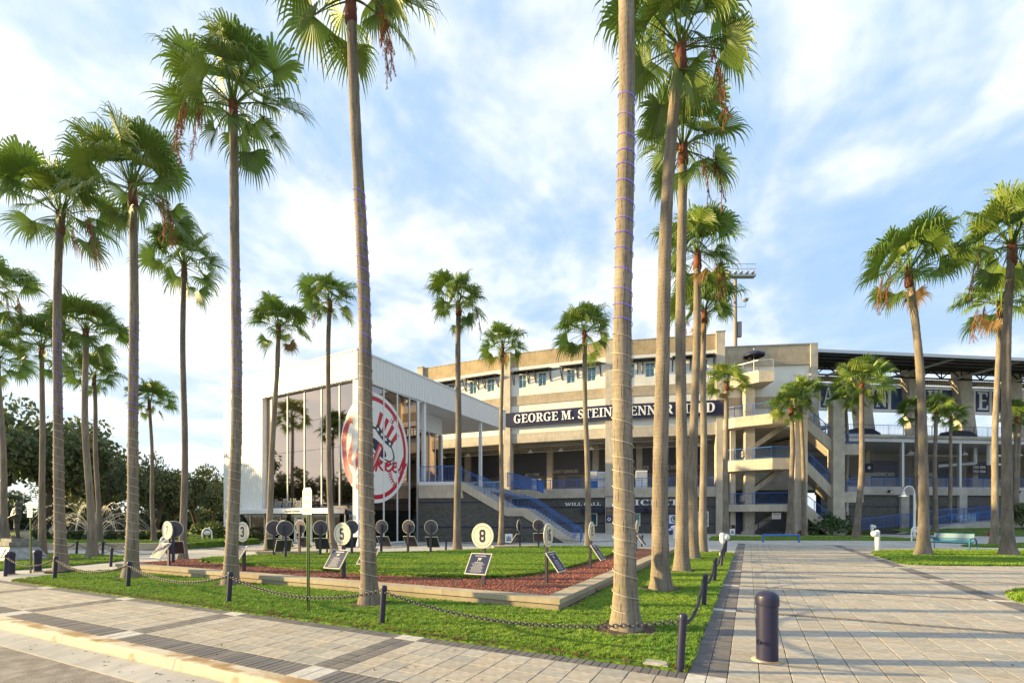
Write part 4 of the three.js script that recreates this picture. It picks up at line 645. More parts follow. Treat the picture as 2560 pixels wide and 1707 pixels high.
  for (let i = 0; i < 4; i++) {
    const a = COLS[Math.max(0, i - 1)], b = COLS[Math.min(3, i + 1)], t = wallM(a, b).turn, m = new THREE.Matrix4().makeRotationY(t).setPosition(COLS[i][0], 0, -COLS[i][1]);
    new B(m).box(-0.44, 0.44, 0, 21.62, -0.7, 0.32).mesh('column', M.concrete, sd); new B(m).box(-0.5, 0.5, 21.62, 21.72, -0.76, 0.38).mesh('column_cap', M.concreteCool, sd);
    if (i === 1 || i === 2) new B(m).box(-0.46, 0.46, 3.95, 4.2, -0.6, 0.34).mesh('column_cap', M.grey, sd);
  }
  // the block's roof, back and end walls, which close the concourse
  new B().prism([COLS[0], COLS[1], COLS[2], COLS[3], [25, 63], [0, 73.8], [-10, 75.8]].map((p) => p), 19.0, 19.3).mesh('roof', M.roofDark, sd);
  new B().prism([[26, 64], [0, 74], [-10, 76], [-10, 76.4], [0, 74.4], [26, 64.4]], 0, 20).mesh('rear_wall', M.concreteCool, sd);
  new B().prism([COLS[0], [-10, 76], [-10.4, 76], [-12.6, 64.6]], 0, 21.4).mesh('end_wall', M.tanGrey, sd);
  // letters of the concourse stalls
  const say = (i, s, y, d, str, size, font, m, wide, depth = 0.06, name = 'lettering') => { const f = wallM(COLS[i], COLS[i + 1]).multiply(new THREE.Matrix4().makeTranslation(s, y, d)); return new B(f).add(text(str, font, size, depth, wide)).mesh(name, m, sd); };
  const cream = mat(C(0.80, 0.76, 0.68), 0.6);
  say(1, 4.6, 7.8, -9.78, 'GUEST SERVICES', 0.42, 'sans_bold', cream, 3.6); say(2, 3.3, 7.95, -9.78, 'SAUSAGES', 0.5, 'sans_bold', cream, 3.3); say(2, 7.5, 7.95, -9.78, 'CHICKEN', 0.5, 'sans_bold', cream, 2.6); say(2, 10.4, 7.95, -9.78, 'FRIES', 0.5, 'sans_bold', cream, 1.9);
  say(1, 9.2, 3.1, -0.1, 'WILL CALL', 0.36, 'serif_bold', M.signWhite, 4.2); say(2, 5.0, 3.12, -0.1, 'TICKETS', 0.62, 'serif_bold', M.signWhite, 6.6); say(0, 12, 7.5, -9.5, 'WELCOME', 0.4, 'sans_bold', cream, 2.2);
  // ticket windows under navy awnings, wide window, map board
  for (const [i, s, wd] of [[1, 10.4, 1.0], [2, 2.9, 0.9], [2, 5.0, 0.9]]) { const m = wallM(COLS[i], COLS[i + 1]); const w = new B(m).box(s - wd / 2, s - wd / 2 + 0.09, 0.9, 2.15, -0.12, 0).box(s + wd / 2 - 0.09, s + wd / 2, 0.9, 2.15, -0.12, 0).box(s - wd / 2, s + wd / 2, 2.15, 2.24, -0.12, 0).box(s - wd / 2, s + wd / 2, 0.8, 0.9, -0.12, 0.1).mesh('ticket_window', M.signWhite, sd); new B(m).box(s - wd / 2 + 0.09, s + wd / 2 - 0.09, 0.9, 2.15, -0.1, -0.08).mesh('pane', M.winGlass, w); new B(m).side([[s - 1.3, 2.3], [s + 1.3, 2.3], [s + 1.3, 2.75], [s - 1.3, 2.75]], -0.1, 0.5).mesh('navy_awning', M.navy, sd); }
  { const m = wallM(COLS[2], COLS[3]); const w = new B(m).box(8.35, 8.43, 0.75, 2.4, -0.12, 0).box(10.42, 10.5, 0.75, 2.4, -0.12, 0).box(8.43, 10.42, 2.32, 2.4, -0.12, 0).box(8.43, 10.42, 0.75, 0.83, -0.12, 0).box(9.4, 9.46, 0.83, 2.32, -0.12, -0.01).box(9.9, 9.95, 0.83, 2.32, -0.12, -0.01).box(8.9, 8.95, 0.83, 2.32, -0.12, -0.01).box(8.43, 10.42, 1.36, 1.42, -0.118, -0.012).mesh('window', M.signWhite, sd); for (const [x0, x1] of [[8.43, 8.9], [8.95, 9.4], [9.46, 9.9], [9.95, 10.42]]) { new B(m).box(x0, x1, 0.83, 1.36, -0.1, -0.08).mesh('pane', M.winGlass, w); new B(m).box(x0, x1, 1.42, 2.32, -0.1, -0.08).mesh('pane', M.winGlass, w); }
    const p = wp(m, 6.9, 1.6, -0.06), mb = thing('map_board', 'framed stadium map board on the grey block wall', 'sign', [p.x, 1.0, p.z], m.turn); const tx = canvasTex(256, 256, (c) => { c.fillStyle = '#dfe7ea'; c.fillRect(0, 0, 256, 256); c.fillStyle = '#2a3a6a'; c.fillRect(0, 0, 256, 26); c.strokeStyle = '#6d6fae'; c.lineWidth = 34; c.beginPath(); c.arc(140, 140, 74, 0.4, 5.6); c.stroke(); c.fillStyle = '#2f7a3a'; c.beginPath(); c.ellipse(150, 130, 50, 40, 0.5, 0, 7); c.fill(); c.fillStyle = '#c0504a'; c.fillRect(90, 190, 40, 12); });
    part('frame', new B().box(-0.55, 0.55, 0, 1.2, -0.05, 0).build(), M.navy, mb); const g = new THREE.PlaneGeometry(0.98, 1.08); part('print', g, mat(C(1, 1, 1), 0.5, { map: tx }), mb, V3(0, 0.6, 0.006)); }
  // information poster on the column
  { const m = wallM(COLS[1], COLS[3]), p = V(COLS[2][0], COLS[2][1], 1.15); p.add(V3(0, 0, 0.33).applyAxisAngle(V3(0, 1, 0), m.turn)); const t = thing('column_poster', 'tall striped information poster on the concrete column', 'poster', [p.x, p.y, p.z], m.turn); const tx = canvasTex(64, 160, (c) => { c.fillStyle = '#2b3350'; c.fillRect(0, 0, 64, 160); c.fillStyle = '#d9d9d9'; c.font = 'bold 12px sans-serif'; c.fillText('Stadium', 6, 16); ['#c8a02e', '#c2483a', '#3f8a4a', '#b8642e', '#3c62a8'].forEach((k, i) => { c.fillStyle = k; c.fillRect(4, 28 + i * 14, 56, 9); }); c.fillStyle = '#dcdcdc'; c.beginPath(); c.arc(32, 125, 20, 0, 7); c.fill(); c.fillStyle = '#b03040'; c.fillRect(22, 118, 20, 14); }); part('panel', new B().box(-0.36, 0.36, 0, 1.75, 0, 0.04).build(), M.navy, t); part('print', new THREE.PlaneGeometry(0.68, 1.7), mat(C(1, 1, 1), 0.5, { map: tx }), t, V3(0, 0.875, 0.045)); }
  // gear standing in the concourse
  const gear = (i, s, d, w, h, dp, m, name, label, cat) => { const f = wallM(COLS[i], COLS[i + 1]), p = wp(f, s, 5.06, d), t = thing(name, label, cat, [p.x, 5.06, p.z], f.turn); part('body', new B().box(-w / 2, w / 2, 0.06, h, -dp / 2, dp / 2).build(), m, t); part('face', new B().box(-w / 2 + 0.06, w / 2 - 0.06, h * 0.45, h - 0.12, dp / 2, dp / 2 + 0.03).build(), M.steel, t); part('plinth', new B().box(-w / 2 + 0.04, w / 2 - 0.04, 0, 0.06, -dp / 2 + 0.04, dp / 2 - 0.04).build(), M.black, t); };
  gear(1, 11.2, -1.4, 0.9, 1.95, 0.7, M.signWhite, 'drinks_machine', 'white drinks machine in the concourse beside a column', 'machine'); gear(2, 3.6, -2.2, 1.3, 2.1, 0.2, M.signWhite, 'white_board', 'large white board behind the concourse railing', 'board'); gear(1, 9.9, -2.6, 1.3, 2.2, 0.9, M.blue, 'blue_cabinet', 'blue cabinet behind the concourse railing', 'cabinet'); gear(2, 8.2, -2.2, 0.7, 2.0, 0.3, M.signWhite, 'menu_board', 'narrow white menu board beside the fries stall', 'board'); gear(1, 3.3, -1.0, 1.2, 1.35, 0.1, M.signWhite, 'notice_board', 'white notice board on the railing at the stair head', 'board');
  // name sign: navy boards with raised white serif letters
  const ns = thing('name_sign', 'long navy sign board with raised white stadium name letters', 'sign', [10.98, 12.7, -54.4]);
  const bt = [[1, 0.12, 0.0], [2, 0.0, 0.1]]; for (const [i] of bt) { const m = wallM(COLS[i], COLS[i + 1]); const b = new B(m).box(i === 1 ? -0.2 : 0.0, i === 1 ? m.L : m.L + 0.25, 12.68, 14.3, 0.36, 0.5).mesh('board', M.navyPost, ns); for (let k = 0; k < 5; k++) new B(m).box(0.8 + k * 2.5, 1.0 + k * 2.5, 13.0, 14.0, 0.0, 0.36).mesh('bracket', M.steel, b); }
  const str = 'GEORGE M. STEINBRENNER FIELD', f = fonts.serif_bold, size = 1.02; const adv = [...str].map((ch) => (f.data.glyphs[ch]?.ha || 300) * size / f.data.resolution), total = adv.reduce((a, b) => a + b, 0), m1 = wallM(COLS[1], COLS[2]), m2 = wallM(COLS[2], COLS[3]), start = 0.95, span = m1.L + m2.L - 1.55, k = span / total; let x = start;
  [...str].forEach((ch, i) => { const w = adv[i] * k, mid = x + w / 2; x += w; if (ch === ' ') return; const m = mid < m1.L ? m1 : m2, s = mid < m1.L ? mid : mid - m1.L, g = new TextGeometry(ch, { font: f, size, depth: 0.1, curveSegments: 5, bevelEnabled: false }); g.computeBoundingBox(); g.translate(-(g.boundingBox.min.x + g.boundingBox.max.x) / 2, 0, 0); g.scale(k, 1, 1); new B(m.clone().multiply(new THREE.Matrix4().makeTranslation(s, 13.0, 0.53))).add(g).mesh('letter', M.signWhite, ns); });
}
// ---------------------------------------------------------------- stair tower
{
  const st = thing('stair_tower', 'open concrete stair tower with three blue-railed landings', 'building', [27, 0, -50]);
  const m = wallM([22.4, 52], [33.6, 50.6]), L = m.L;
  // back wall with upper block
  new B(m).box(0.45, L - 1.6, 17.9, 20.0, -0.6, 0).mesh('parapet', M.tanGrey, st); new B(m).box(0.4, L - 1.5, 20, 20.1, -0.7, 0.06).mesh('coping', M.concreteCool, st); new B(m).box(L - 2.2, L - 1.5, 11, 20.06, -0.7, 0.12).mesh('column', M.concrete, st);
  new B(m).box(0.45, L - 2.2, 14.6, 17.9, -0.5, -0.2).mesh('wall', M.wallWhite, st); new B(m).box(0.45, L - 2.2, 13.4, 14.6, -0.5, -0.1).mesh('band', M.tanGrey, st); new B(m).box(0.45, L - 2.2, 12.2, 13.4, -0.5, -0.2).mesh('wall', M.wallWhite, st);
  new B(m).box(0.3, L + 1, -0.1, 12, -10, -9.6).mesh('rear_wall', M.concreteCool, st); new B(m).box(0.3, L, 4.7, 5.0, -9.6, -0.6).mesh('floor', M.concreteCool, st); new B(m).box(0.3, L, 11.2, 11.5, -9.6, -0.6).mesh('floor', M.concreteCool, st);
  const front = 3.4;                                                   // landings stand out in front of the wall line
  const col = (s, d, w, t, top, name = 'column') => new B(m).box(s - w / 2, s + w / 2, 0, top, d - t / 2, d + t / 2).mesh(name, M.concrete, st);
  col(2.7, 0.6, 0.95, 0.95, 16); col(6.55, front - 0.2, 1.15, 1.1, 14.6); col(10.2, front - 0.6, 1.05, 1.1, 13.3); col(1.15, 0.3, 0.5, 0.6, 11.5);
  const levels = [[2.37, 3.09], [6.57, 7.68], [11.1, 12.15], [15.5, 16.6]];
  levels.forEach(([y0, y1], k) => {
    const pl = [[0.25, 0.6], [1.0, 1.6], [4.0, front], [6.0, front], [6.0, front - 2.4], [5, -0.2], [0.25, -0.2]], ex = k === 3 ? [[0.8, 0.2], [3.0, front - 0.8], [4.4, front - 0.6], [4.4, -0.2], [0.8, -0.2]] : pl;
    const s = new THREE.Shape(ex.map(([a, d]) => new THREE.Vector2(a, d))), hole = null; const g = new THREE.ExtrudeGeometry(s, { depth: y1 - y0, bevelEnabled: false }); g.rotateX(Math.PI / 2); g.translate(0, y1, 0); new B(m).add(g).mesh('landing', M.concrete, st);
    const rp = (k === 3 ? [[0.8, 0.25], [3.0, front - 0.9], [4.35, front - 0.7]] : [[0.3, 0.7], [1.0, 1.5], [4.0, front - 0.1], [6.0, front - 0.1]]).map(([a, d]) => V3(a, y1, d)); railing(new B(m), rp, 1.15, { gap: 0.17, pk: 0.016, r: 0.028 }).mesh('railing', k === 3 ? M.steel : M.blue, st);
  });
  // flights going down to the right
  [[11.7, 8.7], [7.4, 4.0], [2.9, 0.2]].forEach(([ya, yb], k) => {
    const s0 = 7.1, s1 = 10.2, d1 = front - 0.4; new B(m).side([[s0, ya - 0.9], [s0, ya + 0.35], [s1, yb + 0.35], [s1, yb - 0.9]], d1 - 0.25, d1).mesh('stringer', M.concrete, st); new B(m).side([[s0, ya - 0.6], [s0, ya], [s1, yb], [s1, yb - 0.6]], d1 - 2.2, d1 - 0.25).mesh('flight', M.concrete, st);
    railing(new B(m), [V3(s0, ya + 0.35, d1 - 0.12), V3(s1, yb + 0.35, d1 - 0.12)], 1.05, { gap: 0.17, pk: 0.016, r: 0.028 }).mesh('railing', M.blue, st);
    // flight on the far side, rising to the right, glimpsed through the tower
    new B(m).side([[2.0, yb - 0.6], [2.0, yb], [6.3, ya], [6.3, ya - 0.6]], -0.1, 0.9).mesh('flight', M.concrete, st);
    if (k < 2) { new B(m).box(10.75, 12.6, yb - 0.75, yb + 0.3, d1 - 1.2, d1).mesh('landing', M.concrete, st); railing(new B(m), [V3(10.8, yb + 0.3, d1 - 0.1), V3(12.5, yb + 0.3, d1 - 0.1)], 1.05, { gap: 0.15, pk: 0.02, r: 0.03 }).mesh('railing', M.blue, st); }
  });
  // gate at the foot
  new B(m).box(0.6, 2.2, 0, 2.3, 0.2, 0.3).mesh('gate_screen', M.navy, st);
  { const b = new B(m); for (let k = 0; k < 22; k++) b.bar(V3(2.9 + k * 0.16, 0, front - 0.6), V3(2.9 + k * 0.16, k < 17 ? 1.5 : 2.3, front - 0.6), 0.03); b.bar(V3(2.9, 1.5, front - 0.6), V3(6, 1.5, front - 0.6), 0.05).bar(V3(2.9, 0.1, front - 0.6), V3(6, 0.1, front - 0.6), 0.05).bar(V3(5.3, 0, front - 0.6), V3(5.3, 2.36, front - 0.6), 0.09).bar(V3(2.9, 0, front - 0.6), V3(2.9, 2.36, front - 0.6), 0.09); b.mesh('gate', M.navy, st); }
  { const p = wp(m, 4.6, 1.75, front - 0.55), t = thing('gate_sign', 'small white sign with red letters on the tower gate', 'sign', [p.x, 1.62, p.z], m.turn); part('panel', new B().box(-0.42, 0.42, 0, 0.62, -0.02, 0).build(), M.signWhite, t); const rl = mat(C(0.35, 0.02, 0.03), 0.6); for (const [w, y] of [['PRESS', 0.36], ['GATE', 0.08]]) { const g = text(w, 'serif_bold', 0.17, 0.01, 0.62); part('lettering', g, rl, t, V3(0, y, 0.0)); } }
  { const p = wp(m, 3.1, 16.6, 1.0), t = thing('roof_umbrella', 'navy umbrella on the top landing of the stair tower', 'umbrella', [p.x, 16.6, p.z]); part('canopy', new B().lathe([[0.0, 2.7], [0.3, 2.6], [1.1, 2.2], [1.1, 2.0], [1.06, 2.0], [1.06, 2.18]], 8).build(), M.navy, t); part('pole', new B().cyl(0, 0, 2.85, 0, 0.03, 0.03, 8).build(), M.steel, t); }
}
// ---------------------------------------------------------------- right wing with roof canopy and letter panels
{
  const A = [34.2, 53.2], E = [94, 60.2], m = wallM(A, E), L = m.L, wg = thing('grandstand_wing', 'long grandstand wing with open concourse, concrete fins and dark roof canopy', 'building', [A[0], 0, -A[1]]);
  new B(m).box(0, L, -0.1, 4.27, -1, -0.25).mesh('block_wall', M.block, wg); new B(m).box(0, L, 2.9, 3.02, -0.251, -0.235).mesh('stripe', M.navy, wg);
  new B(m).box(0, L, 4.27, 5.2, -1.2, 0).mesh('slab_edge', M.concreteCool, wg); new B(m).box(0, L, 4.9, 5.15, -9, -1.2).mesh('concourse_floor', M.concreteCool, wg);
  for (const s of [2.6, 10.1, 17.5, 25, 32.4]) new B(m).box(s - 0.5, s + 0.5, -0.1, 4.27, -0.9, 0.05).mesh('pilaster', M.concreteCool, wg);
  for (const s of [2.3, 9.9, 17.2, 24.4, 31.7, 39, 46.3]) new B(m).box(s - 0.14, s + 0.14, 5.2, 10.2, -0.3, -0.02).mesh('post', M.steel, wg);
  railing(new B(m), [V3(0, 5.2, -0.4), V3(L, 5.2, -0.4)], 1.0, { gap: 0.16, pk: 0.016, r: 0.028 }).mesh('railing', M.blue, wg);
  new B(m).box(-1, L, 10.2, 10.62, -9.3, 0.05).mesh('upper_slab', M.steel, wg); new B(m).box(-1, L, 10.63, 10.96, -7.5, 0.3).mesh('upper_slab', M.concreteCool, wg);
  railing(new B(m), [V3(-1, 10.96, 0.1), V3(L, 10.96, 0.1)], 1.1, { gap: 0.17, pk: 0.014, r: 0.02, post: 1.8 }).mesh('railing', M.navy, wg);
  // back of the concourse
  new B(m).box(0, L, 5.15, 10.2, -9.2, -8.8).mesh('back_wall', mat(C(0.36, 0.345, 0.32), 0.9), wg);
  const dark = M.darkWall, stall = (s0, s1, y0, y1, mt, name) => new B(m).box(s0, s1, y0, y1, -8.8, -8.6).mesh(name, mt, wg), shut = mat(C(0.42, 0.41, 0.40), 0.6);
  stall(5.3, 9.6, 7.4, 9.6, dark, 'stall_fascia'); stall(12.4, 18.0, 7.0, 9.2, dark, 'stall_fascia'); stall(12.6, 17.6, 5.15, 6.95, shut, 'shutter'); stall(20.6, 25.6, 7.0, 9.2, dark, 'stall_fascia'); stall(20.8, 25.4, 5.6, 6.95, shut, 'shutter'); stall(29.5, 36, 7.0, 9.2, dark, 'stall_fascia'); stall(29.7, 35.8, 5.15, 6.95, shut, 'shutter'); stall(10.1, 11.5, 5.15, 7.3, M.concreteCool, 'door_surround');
  for (const s of [11.5, 18.8, 26.9, 35]) new B(m).side([[s - 0.55, 5.15], [s + 0.35, 5.15], [s + 0.25, 10.2], [s - 0.2, 10.2]], -7.2, -6.4).mesh('raking_column', M.concrete, wg);
  const cream = mat(C(0.80, 0.78, 0.73), 0.6), say = (s, y, str, size, w, mt = cream, d = -8.58) => new B(m.clone().multiply(new THREE.Matrix4().makeTranslation(s, y, d))).add(text(str, 'sans_bold', size, 0.05, w)).mesh('lettering', mt, wg);
  say(15.6, 7.15, 'SANDWICHES', 0.5, 3.5); say(22.6, 7.15, 'FRIES', 0.5, 1.8); say(10.8, 6.9, 'MEN', 0.24, 0.55, M.black);
  for (const s of [5.7, 13.3, 20.5, 28]) { const p = wp(m, s, 9.4, -2.4), t = thing('wing_lamp', 'white dome lamp under the upper deck of the wing', 'lamp', [p.x, 9.2, p.z], 0, 'dome lamps in the wing'); part('shade', new B().lathe([[0.36, 0], [0.35, 0.06], [0.24, 0.24], [0.08, 0.32], [0.05, 0.5], [0, 0.5]], 18).build(), M.lamp, t); part('stem', new B().cyl(0, 0.48, 1.01, 0, 0.02, 0.02, 6).build(), M.steel, t); }
  new B(m).tube([V3(17.4, 7.9, -3), V3(22.6, 8.3, -3)], 0.26, 10).tube([V3(22.6, 8.3, -3), V3(22.6, 10.2, -3)], 0.26, 10).mesh('duct', M.steel, wg); new B(m).tube([V3(11, 9.0, -1.8), V3(19, 9.0, -1.8)], 0.05).mesh('service_pipe', M.steel, wg);
  new B(m).box(21.2, 21.4, 7.8, 10.2, -0.5, -0.2).box(23.5, 23.7, 7.8, 10.2, -0.5, -0.2).box(21.4, 23.5, 7.8, 8.0, -0.5, -0.2).box(21.4, 23.5, 8.8, 9.0, -0.5, -0.2).mesh('hung_frame', M.white, wg);
  // banners hanging in the concourse
  for (const [s, lines, d, w, h] of [[10.8, ['●'], -5.5, 1.15, 1.15], [26.3, ['203-204', '102-104'], -5.5, 2.3, 1.2], [31.5, ['205'], -5.5, 1.4, 1.2]]) { const p = wp(m, s, 7.3, d), t = thing('hanging_banner', lines[0] === '●' ? 'navy square banner with a small emblem hanging by a raking column' : `navy section banner lettered ${lines[0]} hanging in the wing`, 'banner', [p.x, 7.3, p.z], m.turn); part('cloth', new B().box(-w / 2, w / 2, 0, h, -0.03, 0).build(), M.navy, t); part('hanger', new B().bar(V3(-w / 2 + 0.05, h, -0.015), V3(-w / 2 + 0.05, 2.95, -0.015), 0.02).bar(V3(w / 2 - 0.05, h, -0.015), V3(w / 2 - 0.05, 2.95, -0.015), 0.02).build(), M.steel, t); if (lines[0] === '●') part('emblem', new B().cyl(0, 0, 0.02, 0, 0.2, 0.2, 14).build().rotateX(Math.PI / 2), M.signWhite, t, V3(0, 0.6, 0)); else lines.forEach((l, i) => part('lettering', text(l, 'sans_bold', 0.34, 0.02, w * 0.8), cream, t, V3(0, 0.68 - i * 0.55, 0.0))); }
  // fins carrying the canopy
  const fin = (s) => new B(m).side([[s - 0.2, 10.96], [s + 1.7, 10.96], [s + 0.75, 17.4], [s + 0.75, 20.3], [s - 0.95, 20.3], [s - 0.95, 17.4]], -6.4, -5.2).mesh('fin', M.concrete, wg);
  for (const s of [-4.6, 2.6, 9.9, 17.0, 24.2, 31.5, 38.8]) fin(s);
  new B(m).box(-7, L, 19.0, 19.5, -7.6, -7.0).mesh('rear_beam', M.concrete, wg);
  // canopy: thin roof sheet, purlins and trusses
  new B(m).add(new THREE.BoxGeometry(L + 3.8, 0.12, 8.6), new THREE.Matrix4().makeRotationX(0.13).setPosition((L - 3.8) / 2, 20.1, -2.9)).mesh('canopy_roof', M.roofDark, wg); new B(m).box(-3.8, L, 19.38, 19.72, 1.4, 1.5).mesh('canopy_edge', M.steel, wg);
  for (let k = 0; k < 6; k++) new B(m).box(-3.8, L, 19.38 + (5 - k) * 0.215, 19.6 + (5 - k) * 0.215, -7.5 + k * 1.7, -7.38 + k * 1.7).mesh('purlin', M.black, wg);
  for (let k = -1; k < 18; k++) { const s0 = k * 2.85 + 0.5, s1 = s0 + 2.85, b = new B(m); b.bar(V3(s0, 20.2, -5.1), V3(s1, 20.2, -5.1), 0.14).bar(V3(s0, 19.1, -5.1), V3(s1, 19.1, -5.1), 0.16).bar(V3(s0, 19.1, -5.1), V3((s0 + s1) / 2, 20.2, -5.1), 0.11).bar(V3((s0 + s1) / 2, 20.2, -5.1), V3(s1, 19.1, -5.1), 0.11).bar(V3(s0, 19.1, -5.1), V3(s0, 20.2, -5.1), 0.09); b.mesh('truss_bay', M.black, wg); }
  for (const s of [4.9, 13.4, 21.8, 30.4]) new B(m).bar(V3(s - 0.4, 18.9, -5.0), V3(s + 2.2, 19.6, 0.9), 0.22).mesh('raking_strut', M.steel, wg);
  // letter panels between the fins
  const lp = thing('letter_panels', 'row of navy panels with white serif letters under the grandstand roof', 'sign', wp(m, 3, 15.0, -5.5).toArray());
  new B(m).box(-6, L, 18.2, 18.45, -6.4, -6.2).box(-6, L, 15.0, 15.25, -6.4, -6.2).mesh('frame_rail', M.white, lp);
  const word = { 0: 'Y', 3: 'A', 6: 'N', 9: 'K', 12: 'E', 15: 'E', 18: 'S' }; const pw = 2.423;
  for (let k = 0; k < 22; k++) { const s0 = 13.2 - pw / 2 + (k - 6) * pw, s1 = s0 + pw; new B(m).box(s0 - 0.14, s0 + 0.14, 15.25, 18.2, -6.38, -6.22).mesh('frame_post', M.white, lp); const b = new B(m).box(s0 + 0.24, s1 - 0.24, 15.4, 18.08, -6.32, -6.26).mesh('panel', M.panelNavy || (M.panelNavy = mat(C(0.030, 0.060, 0.150), 0.6)), lp); new B(m).box(s0 + 0.16, s1 - 0.16, 15.3, 18.16, -6.36, -6.33).mesh('panel_border', M.signWhite, b); if (word[k]) new B(m.clone().multiply(new THREE.Matrix4().makeTranslation((s0 + s1) / 2, 15.65, -6.25))).add(text(word[k], 'serif_bold', 2.3, 0.05, 1.55)).mesh('letter', M.signWhite, b); }
  // lattice of arches and pickets over the panels
  for (let k = 0; k < 6; k++) { const s0 = -4.6 + k * 7.27, b = new B(m), arc = (h) => { const p = []; for (let i = 0; i <= 12; i++) { const t = i / 12; p.push(V3(s0 + 0.9 + t * 5.4, 18.4 + h * (1 - Math.pow(2 * t - 1, 2)), -6.1)); } return p; }; for (const h of [0.45, 0.75]) b.tube(arc(h), 0.035, 4, 16); for (let i = 0; i <= 22; i++) { const t = i / 22; b.bar(V3(s0 + 0.9 + t * 5.4, 18.45, -6.1), V3(s0 + 0.9 + t * 5.4, 19.5, -6.1), 0.025); } for (const y of [18.75, 19.05, 19.35]) b.bar(V3(s0 + 0.9, y, -6.1), V3(s0 + 6.3, y, -6.1), 0.025); b.mesh('lattice', M.black, wg); }
  for (const [s, w] of [[5.2, 3.5], [18.0, 3.4]]) { const p = wp(m, s + w / 2, 10.96, -2.5), t = thing('tarp_cover', s < 10 ? 'navy tarpaulin draped over gear beside the concrete fin' : 'boxy navy tarpaulin cover on the upper deck', 'tarpaulin', [p.x, 10.96, p.z], m.turn); part('cover', new B().side([[-w / 2, 0], [w / 2, 0], [w / 2 - 0.1, 0.55], [w / 2 - 1.1, 1.0], [-w / 2 + 0.4, 1.05], [-w / 2 + 0.05, 0.6]], -0.9, 0.9).build(), M.navy, t); part('hem', new B().box(-w / 2 - 0.02, w / 2 + 0.02, 0, 0.08, -0.95, 0.95).build(), M.black, t); }
  for (const s of [8.0, 24.6]) { const p = wp(m, s, 4.75, 0.15), t = thing('wall_floodlight', 'small floodlight fixed to the concrete slab edge', 'floodlight', [p.x, 4.6, p.z], m.turn, 'floodlights on the wing'); part('housing', new B().box(-0.2, 0.2, 0, 0.22, 0, 0.3).build().rotateX(0.3), M.black, t); part('lens', new B().box(-0.16, 0.16, 0.03, 0.19, 0.3, 0.31).build().rotateX(0.3), M.lamp, t); part('bracket', new B().box(-0.04, 0.04, 0.05, 0.15, -0.16, 0).build(), M.black, t); }
  { const p = wp(m, 28.4, 17.6, -4.6), t = thing('roof_floodlight', 'black floodlight hanging under the canopy truss', 'floodlight', [p.x, 16.9, p.z], m.turn); part('housing', new B().side([[-0.9, 0], [0.9, 0], [0.7, 0.7], [-0.5, 0.7]], -0.3, 0.3).build(), M.black, t); part('bracket', new B().bar(V3(0, 0.7, 0), V3(0, 2.3, -0.5), 0.1).build(), M.black, t); }
  // ramp in front of the wing with blue railings
  const rp = thing('access_ramp', 'concrete ramp with blue railings climbing along the grey block wall', 'ramp', [wp(m, 12, 0, 3).x, 0, wp(m, 12, 0, 3).z]);
  new B(m).side([[7.5, 0], [46, 0], [46, 3.0], [40, 3.0], [12, 0.95]], 1.4, 3.4).mesh('slab', M.concreteCool, rp);
  railing(new B(m), [V3(12, 1.0, 3.3), V3(40, 3.0, 3.3), V3(46, 3.0, 3.3)], 1.05, { gap: 0.16, pk: 0.02, r: 0.03 }).mesh('railing', M.blue, rp); railing(new B(m), [V3(7.5, 0.05, 3.3), V3(12, 1.0, 3.3)], 1.05, { gap: 0.16, pk: 0.02, r: 0.03 }).mesh('railing', M.blue, rp);
  railing(new B(m), [V3(2.5, 0.3, 1.6), V3(12.5, 1.35, 1.6), V3(40, 3.1, 1.6)], 1.2, { gap: 0.14, pk: 0.018, r: 0.03 }).mesh('railing', M.blue, rp);
}
